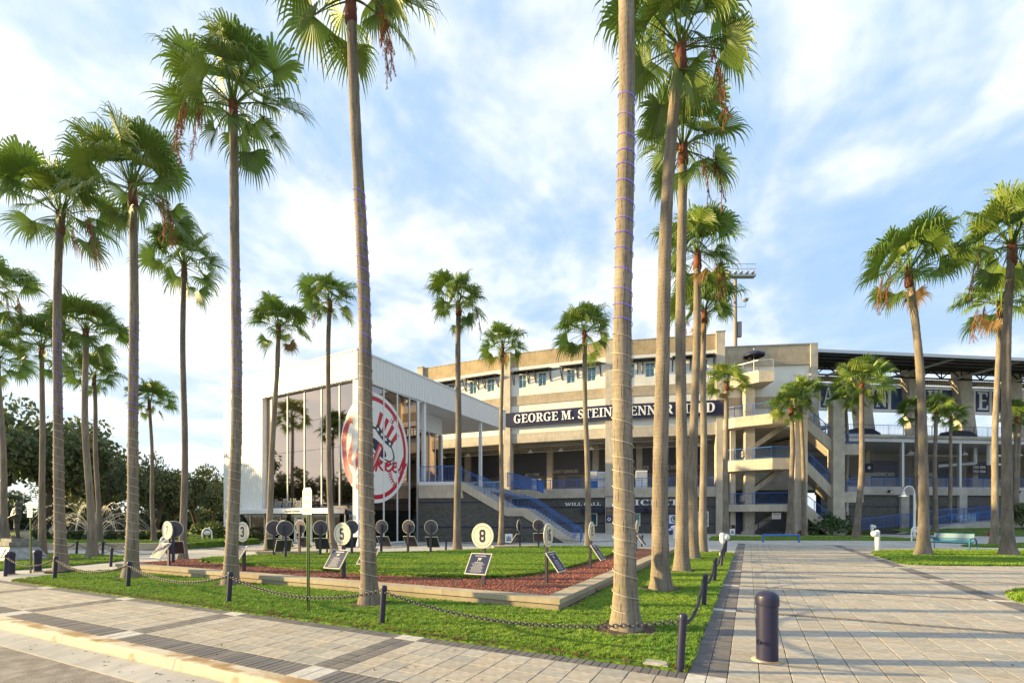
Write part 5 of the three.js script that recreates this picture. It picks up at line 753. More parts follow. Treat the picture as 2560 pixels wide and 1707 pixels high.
// ---------------------------------------------------------------- entry stair and raised deck beside the store
{
  const m = wallM([-7.0, 36.2], [4.5, 34.3]), L = m.L, es = thing('entry_stair', 'broad concrete stair with blue railings up to the raised deck', 'staircase', [-7, 0, -36.2]);
  new B(m).side([[0, -0.1], [10.9, -0.1], [7.97, 1.95], [6.8, 1.95], [3.3, 4.0], [0, 4.0]], -0.35, -0.06).mesh('block_wall', M.block, es);
  for (const y of [2.86, 1.02]) new B(m).box(0, y > 2 ? 4.9 : 8.9, y, y + 0.12, -0.061, -0.05).mesh('stripe', M.navy, es);
  new B(m).side([[0, 3.24], [3.45, 3.24], [3.3, 4.2], [0, 4.2]], -0.36, 0.02).mesh('deck_edge', M.concrete, es); new B(m).box(0, 3.3, 4.2, 4.46, -0.36, 0.05).mesh('deck_edge', M.soffit, es);
  new B(m).side([[3.3, 4.46], [6.75, 2.5], [8.0, 2.5], [11.66, 0.12], [11.66, -0.1], [11.0, -0.1], [7.85, 1.9], [6.7, 1.9], [3.3, 3.85]], -0.3, 0.03).mesh('stringer', M.concrete, es);
  const steps = []; for (let k = 0; k < 13; k++) steps.push([3.3 + k * 0.265, 4.46 - (k + 1) * 0.1508]); for (let k = 0; k < 15; k++) steps.push([7.97 + k * 0.246, 2.48 - (k + 1) * 0.162]);
  steps.forEach(([s, y]) => new B(m).box(s, s + 0.31, y - 0.35, y, -7.6, -0.3).mesh('step', M.concreteCool, es)); new B(m).box(6.75, 8.0, 2.1, 2.49, -7.6, -0.3).mesh('landing', M.concreteCool, es);
  const off = (s, d) => { const p = wp(m, s, 0, d); return [p.x, -p.z]; };
  new B().prism([off(0.02, -0.36), off(3.3, -0.36), off(3.3, -7.6), [-0.5, 46], [1.5, 57.2], [-0.5, 58.2], [-9, 62], [-12, 62], [-8.2, 38]], 4.1, 4.45).mesh('deck', M.concreteCool, es);
  for (const d of [-0.12, -2.6, -5.1, -7.5]) {
    const outer = d > -1 || d < -7, b = new B(m), A = [[3.3, 4.46], [6.75, 2.5], [8.0, 2.5], [11.5, 0.18]].map(([s, y]) => V3(s, y, d)); railing(b, A, 0.95, { gap: outer ? 0.16 : 9, pk: outer ? 0.009 : 0.001, r: 0.018, post: 1.8 });
    b.tube([V3(11.5, 1.1, d), V3(11.9, 0.95, d), V3(12.0, 0.6, d), V3(12.0, 0.0, d)], 0.03, 6, 10); b.mesh('railing', M.blue, es);
  }
  railing(new B(m), [V3(0.1, 4.46, -0.14), V3(3.3, 4.46, -0.14)], 1.15, { gap: 0.13, pk: 0.018, r: 0.03 }).mesh('railing', M.blue, es);
  railing(new B(), [V(-0.4, 42.5, 4.46), V(2.6, 50, 4.46), V(3.6, 55.5, 4.46)], 1.25, { gap: 0.13, pk: 0.02, r: 0.03 }).mesh('railing', M.blue, es);
}
{ // floodlight tower behind the stadium
  const t = thing('floodlight_tower', 'tall steel floodlight mast rising behind the stadium roof', 'floodlight tower', [37, 0, -80]);
  part('mast', new B().cyl(0, 0, 41.6, 0, 0.42, 0.24, 12).build(), mat(C(0.26, 0.2, 0.15), 0.7), t); part('service_box', new B().box(0.3, 0.95, 31.5, 34.0, -0.25, 0.25).build(), M.grey, t);
  const b = new B().box(-1.6, 3.2, 41.4, 41.75, -0.5, 0.5); for (const x of [-1.5, 0.1, 1.7, 3.1]) b.bar(V3(x, 41.7, 0.4), V3(x, 43.4, 0.4), 0.07); b.bar(V3(-1.5, 43.4, 0.4), V3(3.1, 43.4, 0.4), 0.07).bar(V3(-1.5, 42.6, 0.4), V3(3.1, 42.6, 0.4), 0.06); part('platform', b.build(), M.steel, t);
  for (let k = 0; k < 5; k++) part('floodlight', new B().lathe([[0, 0], [0.2, 0.03], [0.3, 0.3], [0.27, 0.32]], 12, -1.2 + k * 0.95, 41.7, 0.6).build(), M.steel, t);
  for (const x of [-1, 1]) { const l = part('small_floodlight', new B().lathe([[0, 0], [0.35, 0.06], [0.5, 0.4]], 12, x * 1.5, 37.2, 0.4).bar(V3(0, 36.4, 0.2), V3(x * 1.5, 36.4, 0.3), 0.08).bar(V3(x * 1.5, 36.4, 0.3), V3(x * 1.5, 37.2, 0.4), 0.08).build(), M.steel, t); }
}
console.log('buildings done');
// ---------------------------------------------------------------- chain posts and chains
const POST_H = 0.71;
{
  const proto = thing('chain_post', 'short navy pipe post with domed cap carrying the lawn chain', 'post', [0, 0, 0], 0, 'navy chain posts');
  part('pipe', new B().cyl(0, -0.12, POST_H - 0.06, 0, 0.049, 0.049, 18).build(), M.navyPost, proto); part('cap', new B().lathe([[0.0, POST_H], [0.02, POST_H - 0.001], [0.04, POST_H - 0.008], [0.053, POST_H - 0.022], [0.054, POST_H - 0.075], [0.049, POST_H - 0.078]], 18).build(), M.navyPost, proto); part('eye', new B().add(new THREE.TorusGeometry(0.022, 0.006, 5, 10), new THREE.Matrix4().makeTranslation(0.062, POST_H - 0.1, 0)).build(), M.chain, proto);
  const P = { a: [-16.1, 15.35], b: [-13.6, 14.36], c: [-10.1, 12.7], d: [-6.1, 10.4], e: [-2.25, 8.34], f: [2.06, 5.93], g: [3.98, 10.03], h: [5.78, 13.8], i: [7.75, 17.9], j: [9.6, 21.9], k: [11.15, 25.2], l: [-15.2, 18.3], m: [-14.4, 21.3], n: [-19.5, 23.0], o: [-21.1, 23.4], p: [-23.0, 24.3], q: [-8.9, 23.2], r: [-3.5, 25.5], s: [2.0, 29.8], t: [8.2, 30.5], u: [-16.3, 16.6], v: [-16.35, 15.75], w: [-22, 16.9] };
  const H = {}; let first = true;
  const where = { a: 'at the leaning start of the front chain', f: 'at the street corner of the front lawn', l: 'at the end of the planter wall' };
  for (const k of Object.keys(P)) { if (k === 'u' || k === 'v') continue; const [X, Z] = P[k]; const t = first ? proto : copy(proto, [0, 0, 0], 0); first = false; t.position.set(X, k === 'a' ? -0.02 : 0, -Z); if (k === 'a') t.rotation.z = -0.06; if (where[k]) t.userData.label = `short navy chain post ${where[k]}`; else if ('bcde'.includes(k)) t.userData.label = 'short navy chain post along the sidewalk edge of the front lawn'; else if ('ghijk'.includes(k)) t.userData.label = 'short navy chain post along the plaza edge of the palm row'; else if ('mqrst'.includes(k)) t.userData.label = 'short navy chain post behind the inner lawn'; else t.userData.label = 'short navy chain post on the statue lawn'; }
  const link = (fine) => { const g = new THREE.TorusGeometry(0.026, 0.0075, fine ? 6 : 4, fine ? 12 : 7); g.scale(1.45, 1, 1); return g; };
  const gF = link(true), gC = link(false);
  const chain = (ka, kb, sag, label) => {
    const A = V(...P[ka], POST_H - 0.1), E = V(...P[kb], POST_H - 0.1), L = A.distanceTo(E), n = Math.round(L * 1.03 / 0.056), near = Math.min(-A.z, -E.z) < 13, b = new B(), pt = (t) => A.clone().lerp(E, t).setY(A.y - sag * 4 * t * (1 - t));
    const st = 0.06 / L; for (let k = 0; k < n; k++) { const t = st + (1 - 2 * st) * k / (n - 1), p = pt(t), d = pt(Math.min(1, t + 0.01)).sub(pt(Math.max(0, t - 0.01))).normalize(), side = V3(-d.z, 0, d.x).normalize(), up = side.clone().cross(d).negate(); const m = k % 2 ? new THREE.Matrix4().makeBasis(d, side, d.clone().cross(side)) : new THREE.Matrix4().makeBasis(d, up, d.clone().cross(up)); b.add(near ? gF : gC, m.setPosition(p)); }
    const mid = pt(0.5), t = thing('barrier_chain', label, 'chain', [A.x, 0, A.z], 0, 'navy chains between posts'); b.mesh('links', M.chain, t);
    part('shackle', new THREE.TorusGeometry(0.024, 0.007, 5, 9), M.chain, t, V3(0, POST_H - 0.1, 0).add(E.clone().sub(A).normalize().multiplyScalar(0.06)));
  };
  const FL = 'navy chain sagging along the sidewalk edge of the front lawn', RL = 'navy chain sagging along the plaza edge of the palm row', BL = 'thin navy chain strung behind the inner lawn', SL2 = 'navy chain around the statue lawn';
  chain('a', 'b', 0.24, 'short navy chain at the tip of the front lawn'); for (const [x, y] of ['bc', 'cd', 'de', 'ef']) chain(x, y, 0.27, FL); for (const [x, y] of ['fg', 'gh', 'hi', 'ij', 'jk']) chain(x, y, 0.3, RL);
  for (const [x, y] of ['mq', 'qr', 'rs', 'st']) chain(x, y, 0.3, BL); for (const [x, y] of ['ul', 'lm', 'no', 'op', 'nm', 'vw']) chain(x, y, 0.26, SL2);
  // thick bollards
  const bol = (X, Z, h, r, label) => { const t = thing('bollard', label, 'bollard', [X, 0, -Z]); part('pipe', new B().cyl(0, -0.05, h - 0.1, 0, r, r, 32).build(), M.navyPost, t); part('cap', new B().lathe([[0, h], [r * 0.35, h - 0.006], [r * 0.7, h - 0.022], [r * 0.98, h - 0.05], [r * 1.09, h - 0.085], [r * 1.09, h - 0.19], [r, h - 0.195]], 32).build(), M.navyPost, t); part('footing', new B().lathe([[r + 0.06, 0.004], [r + 0.05, 0.016], [r, 0.02]], 28).build(), M.kerb, t); return t; };
  bol(3.36, 6.36, 0.92, 0.132, 'thick navy bollard with domed cap standing alone on the plaza pavers'); bol(-16.35, 15.75, 0.76, 0.11, 'thick navy bollard beside the leaning chain post'); bol(-16.3, 16.6, 0.76, 0.11, 'thick navy bollard behind the narrow white street sign');
}
// ---------------------------------------------------------------- round number signs on the planter
{
  const navyHex = '#1d2446';
  const D = { 1: [[[0.36, 0.8], [0.55, 1], [0.55, 0]], [[0.34, 0], [0.76, 0]]], 3: [[[0.1, 0.82], [0.22, 1], [0.78, 1], [0.9, 0.88], [0.9, 0.62], [0.76, 0.5], [0.9, 0.38], [0.9, 0.12], [0.78, 0], [0.22, 0], [0.1, 0.18]], [[0.4, 0.5], [0.76, 0.5]]], 5: [[[0.88, 1], [0.14, 1], [0.14, 0.55], [0.74, 0.55], [0.9, 0.42], [0.9, 0.14], [0.76, 0], [0.22, 0], [0.1, 0.12], [0.1, 0.2]]], 6: [[[0.88, 0.84], [0.76, 1], [0.24, 1], [0.1, 0.86], [0.1, 0.14], [0.24, 0], [0.76, 0], [0.9, 0.14], [0.9, 0.4], [0.76, 0.54], [0.1, 0.54]]], 7: [[[0.1, 0.84], [0.1, 1], [0.9, 1], [0.9, 0.84], [0.42, 0.3], [0.42, 0]]], 8: [[[0.24, 0.5], [0.1, 0.62], [0.1, 0.88], [0.24, 1], [0.76, 1], [0.9, 0.88], [0.9, 0.62], [0.76, 0.5], [0.9, 0.38], [0.9, 0.12], [0.76, 0], [0.24, 0], [0.1, 0.12], [0.1, 0.38], [0.24, 0.5], [0.76, 0.5]]], 9: [[[0.12, 0.16], [0.24, 0], [0.76, 0], [0.9, 0.14], [0.9, 0.86], [0.76, 1], [0.24, 1], [0.1, 0.86], [0.1, 0.6], [0.24, 0.46], [0.9, 0.46]]] };
  const discTex = (num) => canvasTex(256, 256, (c) => {
    c.fillStyle = '#efe6c8'; c.fillRect(0, 0, 256, 256); c.fillStyle = '#b9b3a4'; for (let x = 8; x < 256; x += 11) c.fillRect(x, 0, 2, 256);
    c.strokeStyle = navyHex; c.lineWidth = 5; c.beginPath(); c.arc(128, 128, 106, 0, 7); c.stroke(); c.lineJoin = 'bevel';
    const w = num.length > 1 ? 46 : 62, h = 112, x0 = 128 - (num.length * w + (num.length - 1) * 16) / 2; for (const [lw, col] of [[34, '#efe6c8'], [27, navyHex]]) { c.lineWidth = lw; c.strokeStyle = col; [...num].forEach((ch, i) => { for (const poly of D[ch]) { c.beginPath(); poly.forEach(([x, y], k) => { const X = x0 + i * (w + 16) + x * w, Y = 128 + h / 2 - y * h; k ? c.lineTo(X, Y) : c.moveTo(X, Y); }); c.stroke(); } }); }
  });
  const plaqueTex = (head, s) => canvasTex(256, 256, (c) => {
    c.fillStyle = '#232b52'; c.fillRect(0, 0, 256, 256); c.strokeStyle = '#d8d3c0'; c.lineWidth = 9; c.strokeRect(4, 4, 248, 248); c.fillStyle = '#dcd8ca'; c.textAlign = 'center';
    c.font = 'bold 21px serif'; if (head) c.fillText(head, 128, 40); else { c.fillRect(62, 26, 132, 11); }
    c.font = 'bold 58px serif'; c.fillText('N', 124, 98); c.font = 'bold 50px serif'; c.fillText('Y', 136, 94); c.fillRect(78, 112, 100, 6); seed = 900 + s; for (let y = 128; y < 236; y += 11) { let x = 128 - rr(50, 84); const e = 256 - x; while (x < e) { const w = rr(5, 16); c.fillRect(x, y, Math.min(w, e - x), 4); x += w + 4; } }
  });
  const plaque = plaqueTex('', 1), plaque8 = plaqueTex('YOGI BERRA', 2), pm = mat(C(0.9, 0.9, 0.9), 0.45, { map: plaque }), pm8 = mat(C(0.9, 0.9, 0.9), 0.45, { map: plaque8 });
  const rim = mat(C(0.72, 0.68, 0.55), 0.5), backM = mat(C(0.075, 0.065, 0.085), 0.5), postM = mat(C(0.045, 0.040, 0.065), 0.5);
  const discG = new THREE.CylinderGeometry(0.292, 0.292, 0.022, 40); discG.rotateX(Math.PI / 2); const faceG = new THREE.CircleGeometry(0.287, 40), rimG = new THREE.TorusGeometry(0.292, 0.013, 6, 44), postG = new B().box(-0.045, 0.045, -0.15, 1.28, -0.09, -0.03).build(), armG = new B().bar(V3(0, 0.62, -0.03), V3(0, 0.58, 0.16), 0.05, 0.05).build();
  const plG = new B().box(-0.29, 0.29, -0.29, 0.29, -0.02, 0).build(), plF = new THREE.PlaneGeometry(0.57, 0.57);
  const sign = (X, Z, yaw, num, label, o = {}) => {
    const t = thing('number_sign', label, 'sign', [X, o.y ?? 0.245, -Z], yaw, num ? undefined : 'round signs seen from behind'); part('post', postG, postM, t);
    if (!o.low) { const d = part('disc', discG, backM, t, V3(0, 1.18, -0.012)); part('rim', rimG, rim, d, V3(0, 0, 0)); part('face', faceG, num ? mat(C(0.95, 0.95, 0.95), 0.4, { map: discTex(num) }) : rim, d, V3(0, 0, 0.0125)); }
    part('arm', armG, postM, t); const p = part('plaque', plG, rim, t, V3(0, 0.53, 0.2)); p.rotation.x = -0.62; part('plaque_print', plF, num === '8' ? pm8 : pm, p, V3(0, 0, 0.004)); const bk = part('plaque_back', plF, backM, p, V3(0, 0, -0.024)); bk.scale.setScalar(0.94); bk.rotation.y = Math.PI;
  };
  const FR = TURN, RT = 1.115;
  sign(-0.71, 11.6, FR, '8', 'round pinstriped number 8 sign with slanted navy plaque'); sign(-4.53, 12.87, FR, '5', 'round number 5 sign beside the light-wrapped palm'); sign(-8.1, 14.5, FR, '3', 'round pinstriped number 3 sign half hidden by a wrapped palm'); sign(-11.5, 16.1, FR, '7', 'round pinstriped number 7 sign at the planter wall end');
  sign(0.92, 12.05, RT, '16', 'round number 16 sign seen edge-on by the inner lawn'); sign(2.52, 15.2, RT, '15', 'round number 15 sign seen edge-on along the plaza side'); sign(5.9, 22.7, RT, '9', 'round number 9 sign at the far end of the planter wall');
  sign(-4.0, 13.9, FR, null, 'low navy plaque on a short post behind a wrapped palm', { low: true });
  const aw = Math.atan2(-0.187, -0.98), BK = 'round number sign seen from its dark back on the rear of the planter';
  for (const [X, Z, dy] of [[-12.05, 17.2, 0.25], [-9.55, 19.4, 0.2], [-10.0, 21.1, -0.55], [-9.15, 20.9, -0.55], [-7.8, 19.7, -0.1], [-6.85, 20.6, 0.45], [-5.76, 21.4, -0.45], [-4.6, 21.5, -0.45], [-3.5, 20.9, -0.35], [0.35, 24.6, 1.0], [1.4, 25.4, -0.3]]) sign(X, Z, aw + dy, null, BK);
  sign(-8.6, 18.3, aw + 0.5, null, 'dark-backed round sign just behind the number three sign');
}
// ---------------------------------------------------------------- street signs
{
  const face = canvasTex(128, 224, (c) => { c.fillStyle = '#e6dccb'; c.fillRect(0, 0, 128, 224); c.fillStyle = '#8c231e'; c.font = 'bold 40px sans-serif'; c.textAlign = 'center'; c.fillText('DROP', 64, 70); c.fillText('OFF', 64, 134); c.fillText('ZONE', 64, 198); });
  const shape = new THREE.Shape([[-0.155, 0], [0.155, 0], [0.155, 0.46], [0.11, 0.52], [-0.11, 0.52], [-0.155, 0.46]].map(([x, y]) => new THREE.Vector2(x, y)));
  const mk = (X, Z, yaw, y, label, print) => { const t = thing('street_sign', label, 'street sign', [X, 0, -Z], yaw); part('post', new B().box(-0.03, -0.018, -0.15, y + 0.5, -0.02, 0.012).box(0.018, 0.03, -0.15, y + 0.5, -0.02, 0.012).box(-0.018, 0.018, -0.15, y + 0.5, -0.02, -0.012).build(), M.greenPost, t); const g = new THREE.ExtrudeGeometry(shape, { depth: 0.004, bevelEnabled: false }); const p = part('panel', g, M.signWhite, t, V3(0, y, 0.014)); const fg = new THREE.ShapeGeometry(shape), q = fg.attributes.position, uv = []; for (let i = 0; i < q.count; i++) uv.push((q.getX(i) + 0.155) / 0.31, q.getY(i) / 0.52); fg.setAttribute('uv', new THREE.Float32BufferAttribute(uv, 2)); part('print', fg, mat(C(0.95, 0.95, 0.95), 0.5, { map: print }), p, V3(0, 0, 0.0055)); part('bolt', new B().cyl(0, 0, 0.012, 0, 0.012, 0.012, 8).build().rotateX(Math.PI / 2), M.steel, p, V3(0, 0.03, 0.006)); part('bolt', new B().cyl(0, 0, 0.012, 0, 0.012, 0.012, 8).build().rotateX(Math.PI / 2), M.steel, p, V3(0, 0.48, 0.006)); };
  mk(-3.97, 9.4, -0.62, 1.93, 'white drop off zone sign on a green channel post', face); mk(-16.15, 16.2, -0.38, 1.86, 'narrow white street sign on a green post near the statue', canvasTex(64, 112, (c) => { c.fillStyle = '#efe9e2'; c.fillRect(0, 0, 64, 112); c.fillStyle = '#c06058'; for (const y of [20, 50, 78]) c.fillRect(14, y, 36, 14); }));
}
// ---------------------------------------------------------------- benches, lamps, bins and small things
{
  { const t = thing('park_bench', 'blue metal bench with curved back and pipe arms on the path', 'bench', [25.0, 0, -27.5], -1.08); const b = new B(), seatP = [[0.42, 0.46], [0.3, 0.43], [0.0, 0.42], [-0.18, 0.44], [-0.27, 0.55], [-0.33, 0.8], [-0.36, 0.92], [-0.42, 0.93]];
    const pts = new THREE.CatmullRomCurve3(seatP.map(([z, y]) => V3(0, y, z))).getPoints(22), s = new THREE.Shape([...pts.map((p) => new THREE.Vector2(p.z, p.y)), ...pts.slice().reverse().map((p) => new THREE.Vector2(p.z - 0.008, p.y - 0.03))]); const g = new THREE.ExtrudeGeometry(s, { depth: 1.8, bevelEnabled: false }); g.applyMatrix4(new THREE.Matrix4().makeBasis(V3(0, 0, 1), V3(0, 1, 0), V3(-1, 0, 0)).setPosition(0.9, 0, 0)); part('seat', uvMetres(g.toNonIndexed()), M.teal, t);
    for (const x of [-0.95, 0.95]) { part('arm', new B().tube([V3(x, 0, 0.42), V3(x, 0.5, 0.42), V3(x, 0.62, 0.3), V3(x, 0.66, 0.0), V3(x, 0.64, -0.25), V3(x, 0.5, -0.42), V3(x, 0.0, -0.46)], 0.038, 10, 30).build(), M.teal, t); }
    part('crossbar', new B().tube([V3(-0.95, 0.38, 0.1), V3(0.95, 0.38, 0.1)], 0.025, 8).tube([V3(-0.95, 0.64, -0.28), V3(0.95, 0.64, -0.28)], 0.025, 8).build(), M.teal, t); }
  { const t = thing('lean_rail', 'low blue pipe rail on two legs before the stair tower', 'rail', [19.5, 0, -35]); part('pipe', new B().tube([V3(-1.32, 0.52, 0), V3(1.32, 0.52, 0)], 0.075, 12).build(), M.blue, t); for (const x of [-1.3, 1.3]) part('leg', new B().cyl(x, 0, 0.6, 0, 0.06, 0.06, 12).build(), M.blue, t); }
  const lightP = (X, Z, yaw, label) => { const t = thing('bollard_light', label, 'path light', [X, 0, -Z], yaw); part('column', new B().lathe([[0.12, 0], [0.12, 0.98], [0.115, 1.06], [0.09, 1.11], [0.05, 1.135], [0, 1.14]], 20).build(), M.lamp, t); part('dome', new B().add(new THREE.SphereGeometry(0.17, 18, 12), new THREE.Matrix4().makeTranslation(0.17, 0.92, 0)).build(), mat(C(0.82, 0.82, 0.80), 0.25), t); };
  lightP(20.2, 26.7, Math.PI, 'white bullet path light beside the right lawn corner'); lightP(9.75, 22.4, 0, 'white bullet path light among the plaza chain posts'); lightP(13.8, 41, Math.PI, 'small white path light near the blue mailbox'); lightP(32.8, 44, 0, 'distant white path light near the ramp foot');
  const arch = (X, Z, yaw, label) => { const t = thing('arch_light', label, 'path light', [X, 0, -Z], yaw); part('arch', new B().tube([V3(-0.28, 0, 0), V3(-0.28, 0.7, 0), V3(-0.2, 0.98, 0), V3(0, 1.08, 0), V3(0.2, 0.98, 0), V3(0.28, 0.7, 0), V3(0.28, 0, 0)], 0.05, 8, 30).build(), M.lamp, t); const g = new THREE.SphereGeometry(0.2, 18, 10); g.scale(1, 0.8, 0.5); part('lamp_dome', g, mat(C(0.8, 0.8, 0.8), 0.3), t, V3(0, 0.78, 0)); };
  arch(30.2, 36.2, 0.1, 'white arched path light behind the yellow-footed palm'); arch(-20.2, 32, 0.2, 'white arched path light before the green bushes'); arch(-14.55, 20.4, 1.1, 'white arched path light at the slender palm foot');
  { const t = thing('gooseneck_lamp', 'white gooseneck street lamp before the ramp', 'street lamp', [37.9, 0, -45.5]); part('pole', new B().cyl(0, 0, 4.05, 0, 0.11, 0.08, 14).build(), M.lamp, t); const pts = [V3(0, 3.6, 0), V3(0, 4.2, 0), V3(-0.25, 4.65, 0), V3(-0.65, 4.7, 0), V3(-0.95, 4.45, 0), V3(-1.02, 4.15, 0)]; part('neck', new B().tube(pts, 0.05, 8, 24).build(), M.lamp, t); part('shade', new B().lathe([[0, 4.2], [0.1, 4.18], [0.16, 4.0], [0.2, 3.86], [0.42, 3.76], [0.42, 3.74], [0.18, 3.8]], 20, -1.02, 0, 0).build(), M.lamp, t); part('globe', new THREE.SphereGeometry(0.16, 16, 10), mat(C(0.85, 0.85, 0.82), 0.2), t, V3(-1.02, 3.76, 0)); }
  const emblem = canvasTex(96, 128, (c) => { c.fillStyle = '#f1f1f1'; c.fillRect(0, 0, 96, 128); c.strokeStyle = '#20263c'; c.lineWidth = 8; c.beginPath(); c.arc(48, 64, 26, 0, 7); c.stroke(); c.fillStyle = '#20263c'; c.fillRect(36, 52, 24, 24); c.beginPath(); c.moveTo(14, 100); c.lineTo(28, 80); c.lineTo(42, 96); c.lineTo(56, 96); c.lineTo(70, 80); c.lineTo(84, 100); c.fill(); });
  const bin = (X, Z, label, y = 0) => { const t = thing('trash_bin', label, 'trash bin', [X, y, -Z], 0.1); part('body', new B().box(-0.3, 0.3, 0, 0.72, -0.28, 0.28).build(), mat(C(0.07, 0.055, 0.045), 0.6), t); part('hood', new B().side([[-0.31, 0.78], [-0.31, 1.0], [-0.25, 1.06], [0.25, 1.06], [0.31, 1.0], [0.31, 0.78], [0.24, 0.78], [0.24, 0.94], [-0.24, 0.94], [-0.24, 0.78]], -0.28, 0.28).box(-0.31, 0.31, 0.725, 0.78, -0.29, 0.29).build(), mat(C(0.09, 0.07, 0.055), 0.6), t); part('panel', new THREE.PlaneGeometry(0.52, 0.62), mat(C(1, 1, 1), 0.5, { map: emblem }), t, V3(0, 0.38, 0.284)); };
  bin(-0.25, 33.4, 'trash bin with white emblem panel beside the entry stair'); bin(21.1, 46.6, 'trash bin with white emblem panel before the tower gate'); bin(34.9, 49.6, 'trash bin at the end of the flowering shrubs');
  { const t = thing('mailbox', 'rounded blue mailbox against the grey block wall', 'mailbox', [16.4, 0, -50.6], 0.2); const s = [[-0.32, 0.12], [-0.32, 0.75]]; for (let i = 0; i <= 10; i++) { const a = Math.PI - i / 10 * Math.PI; s.push([0.32 * Math.cos(a), 0.75 + 0.32 * Math.sin(a)]); } s.push([0.32, 0.12]); part('body', new B().side(s, -0.3, 0.3).build(), mat(C(0.02, 0.05, 0.25), 0.4), t); part('label_plate', new B().box(-0.14, 0.14, 0.4, 0.62, 0.3, 0.31).build(), M.signWhite, t); part('legs', new B().box(-0.3, -0.24, 0, 0.12, -0.28, 0.28).box(0.24, 0.3, 0, 0.12, -0.28, 0.28).build(), mat(C(0.02, 0.05, 0.25), 0.4), t); }
  { const t = thing('fire_hydrant', 'small red hydrant on the pale gravel patch', 'hydrant', [45.2, 0.02, -45.6]); part('barrel', new B().lathe([[0.3, 0], [0.3, 0.05], [0.16, 0.08], [0.15, 0.26], [0.2, 0.28], [0.2, 0.32], [0.12, 0.42], [0.04, 0.48], [0, 0.5]], 14).build(), M.red, t); part('outlet', new B().cyl(0, -0.26, 0.26, 0, 0.07, 0.07, 10).build().rotateZ(Math.PI / 2), M.red, t, V3(0, 0.2, 0)); }
  { const t = thing('valve_box', 'grey valve box lid let into the lawn corner', 'valve box', [1.83, 0.0, -6.12], TURN); part('frame', new B().box(-0.15, 0.15, 0, 0.05, -0.1, 0.1).build(), M.gutter, t); part('lid', new B().box(-0.13, 0.13, 0.05, 0.062, -0.08, 0.08).build(), M.concreteCool, t); }
  for (const [X, Z, label, r] of [[-10.6, 22.9, 'flat stone slab at the foot of the leaning palm', 0.2], [0.2, 27.2, 'flat stone slab at the foot of the stair palm', 0.25]]) { const t = thing('stone_slab', label, 'slab', [X, 0, -Z], r); part('slab', new B().box(-1.3, 1.3, -0.02, 0.2, -0.3, 0.3).build(), M.planterCap, t); part('edge', new B().box(-1.34, 1.34, 0.2, 0.25, -0.34, 0.34).build(), M.planterCap, t); }
}
{ // dry leaves and twigs lying in the gutter, on the sidewalk and on the plaza
  seed = 8100; const g = new THREE.BufferGeometry(); g.setAttribute('position', new THREE.Float32BufferAttribute([-0.03, 0, 0, 0, 0.006, 0.014, 0.035, 0.002, 0, -0.03, 0, 0, 0.035, 0.002, 0, 0, 0.008, -0.013], 3)); g.computeVertexNormals();
  const n = 130, im = new THREE.InstancedMesh(g, mat(C(1, 1, 1), 0.9), n), m4 = new THREE.Matrix4(); for (let k = 0; k < n; k++) { const r = rnd(), [a, b, y] = r < 0.4 ? [rr(-14, -1), rr(-2.85, -2.47), -0.133] : r < 0.7 ? [rr(-14, 0), rr(-2.1, -0.02), 0.003] : [rr(0.2, 9), rr(-1.5, 14), 0.004], [X, Z] = Q(a, b), s = rr(0.4, 1.1); m4.makeRotationFromEuler(new THREE.Euler(rr(-0.15, 0.15), rr(0, 6.28), rr(-0.15, 0.15))).scale(V3(s, s, s)).setPosition(X, y, -Z); im.setMatrixAt(k, m4); const c = rr(0.5, 1.3); im.setColorAt(k, rnd() < 0.25 ? C(0.04, 0.03, 0.025) : C(0.19 * c, 0.10 * c, 0.045 * c)); }
  im.name = 'leaf_litter'; im.userData.kind = 'stuff'; tag(im, 'dry brown leaves scattered in the gutter and on the pavers', 'leaf litter'); scene.add(im);
}
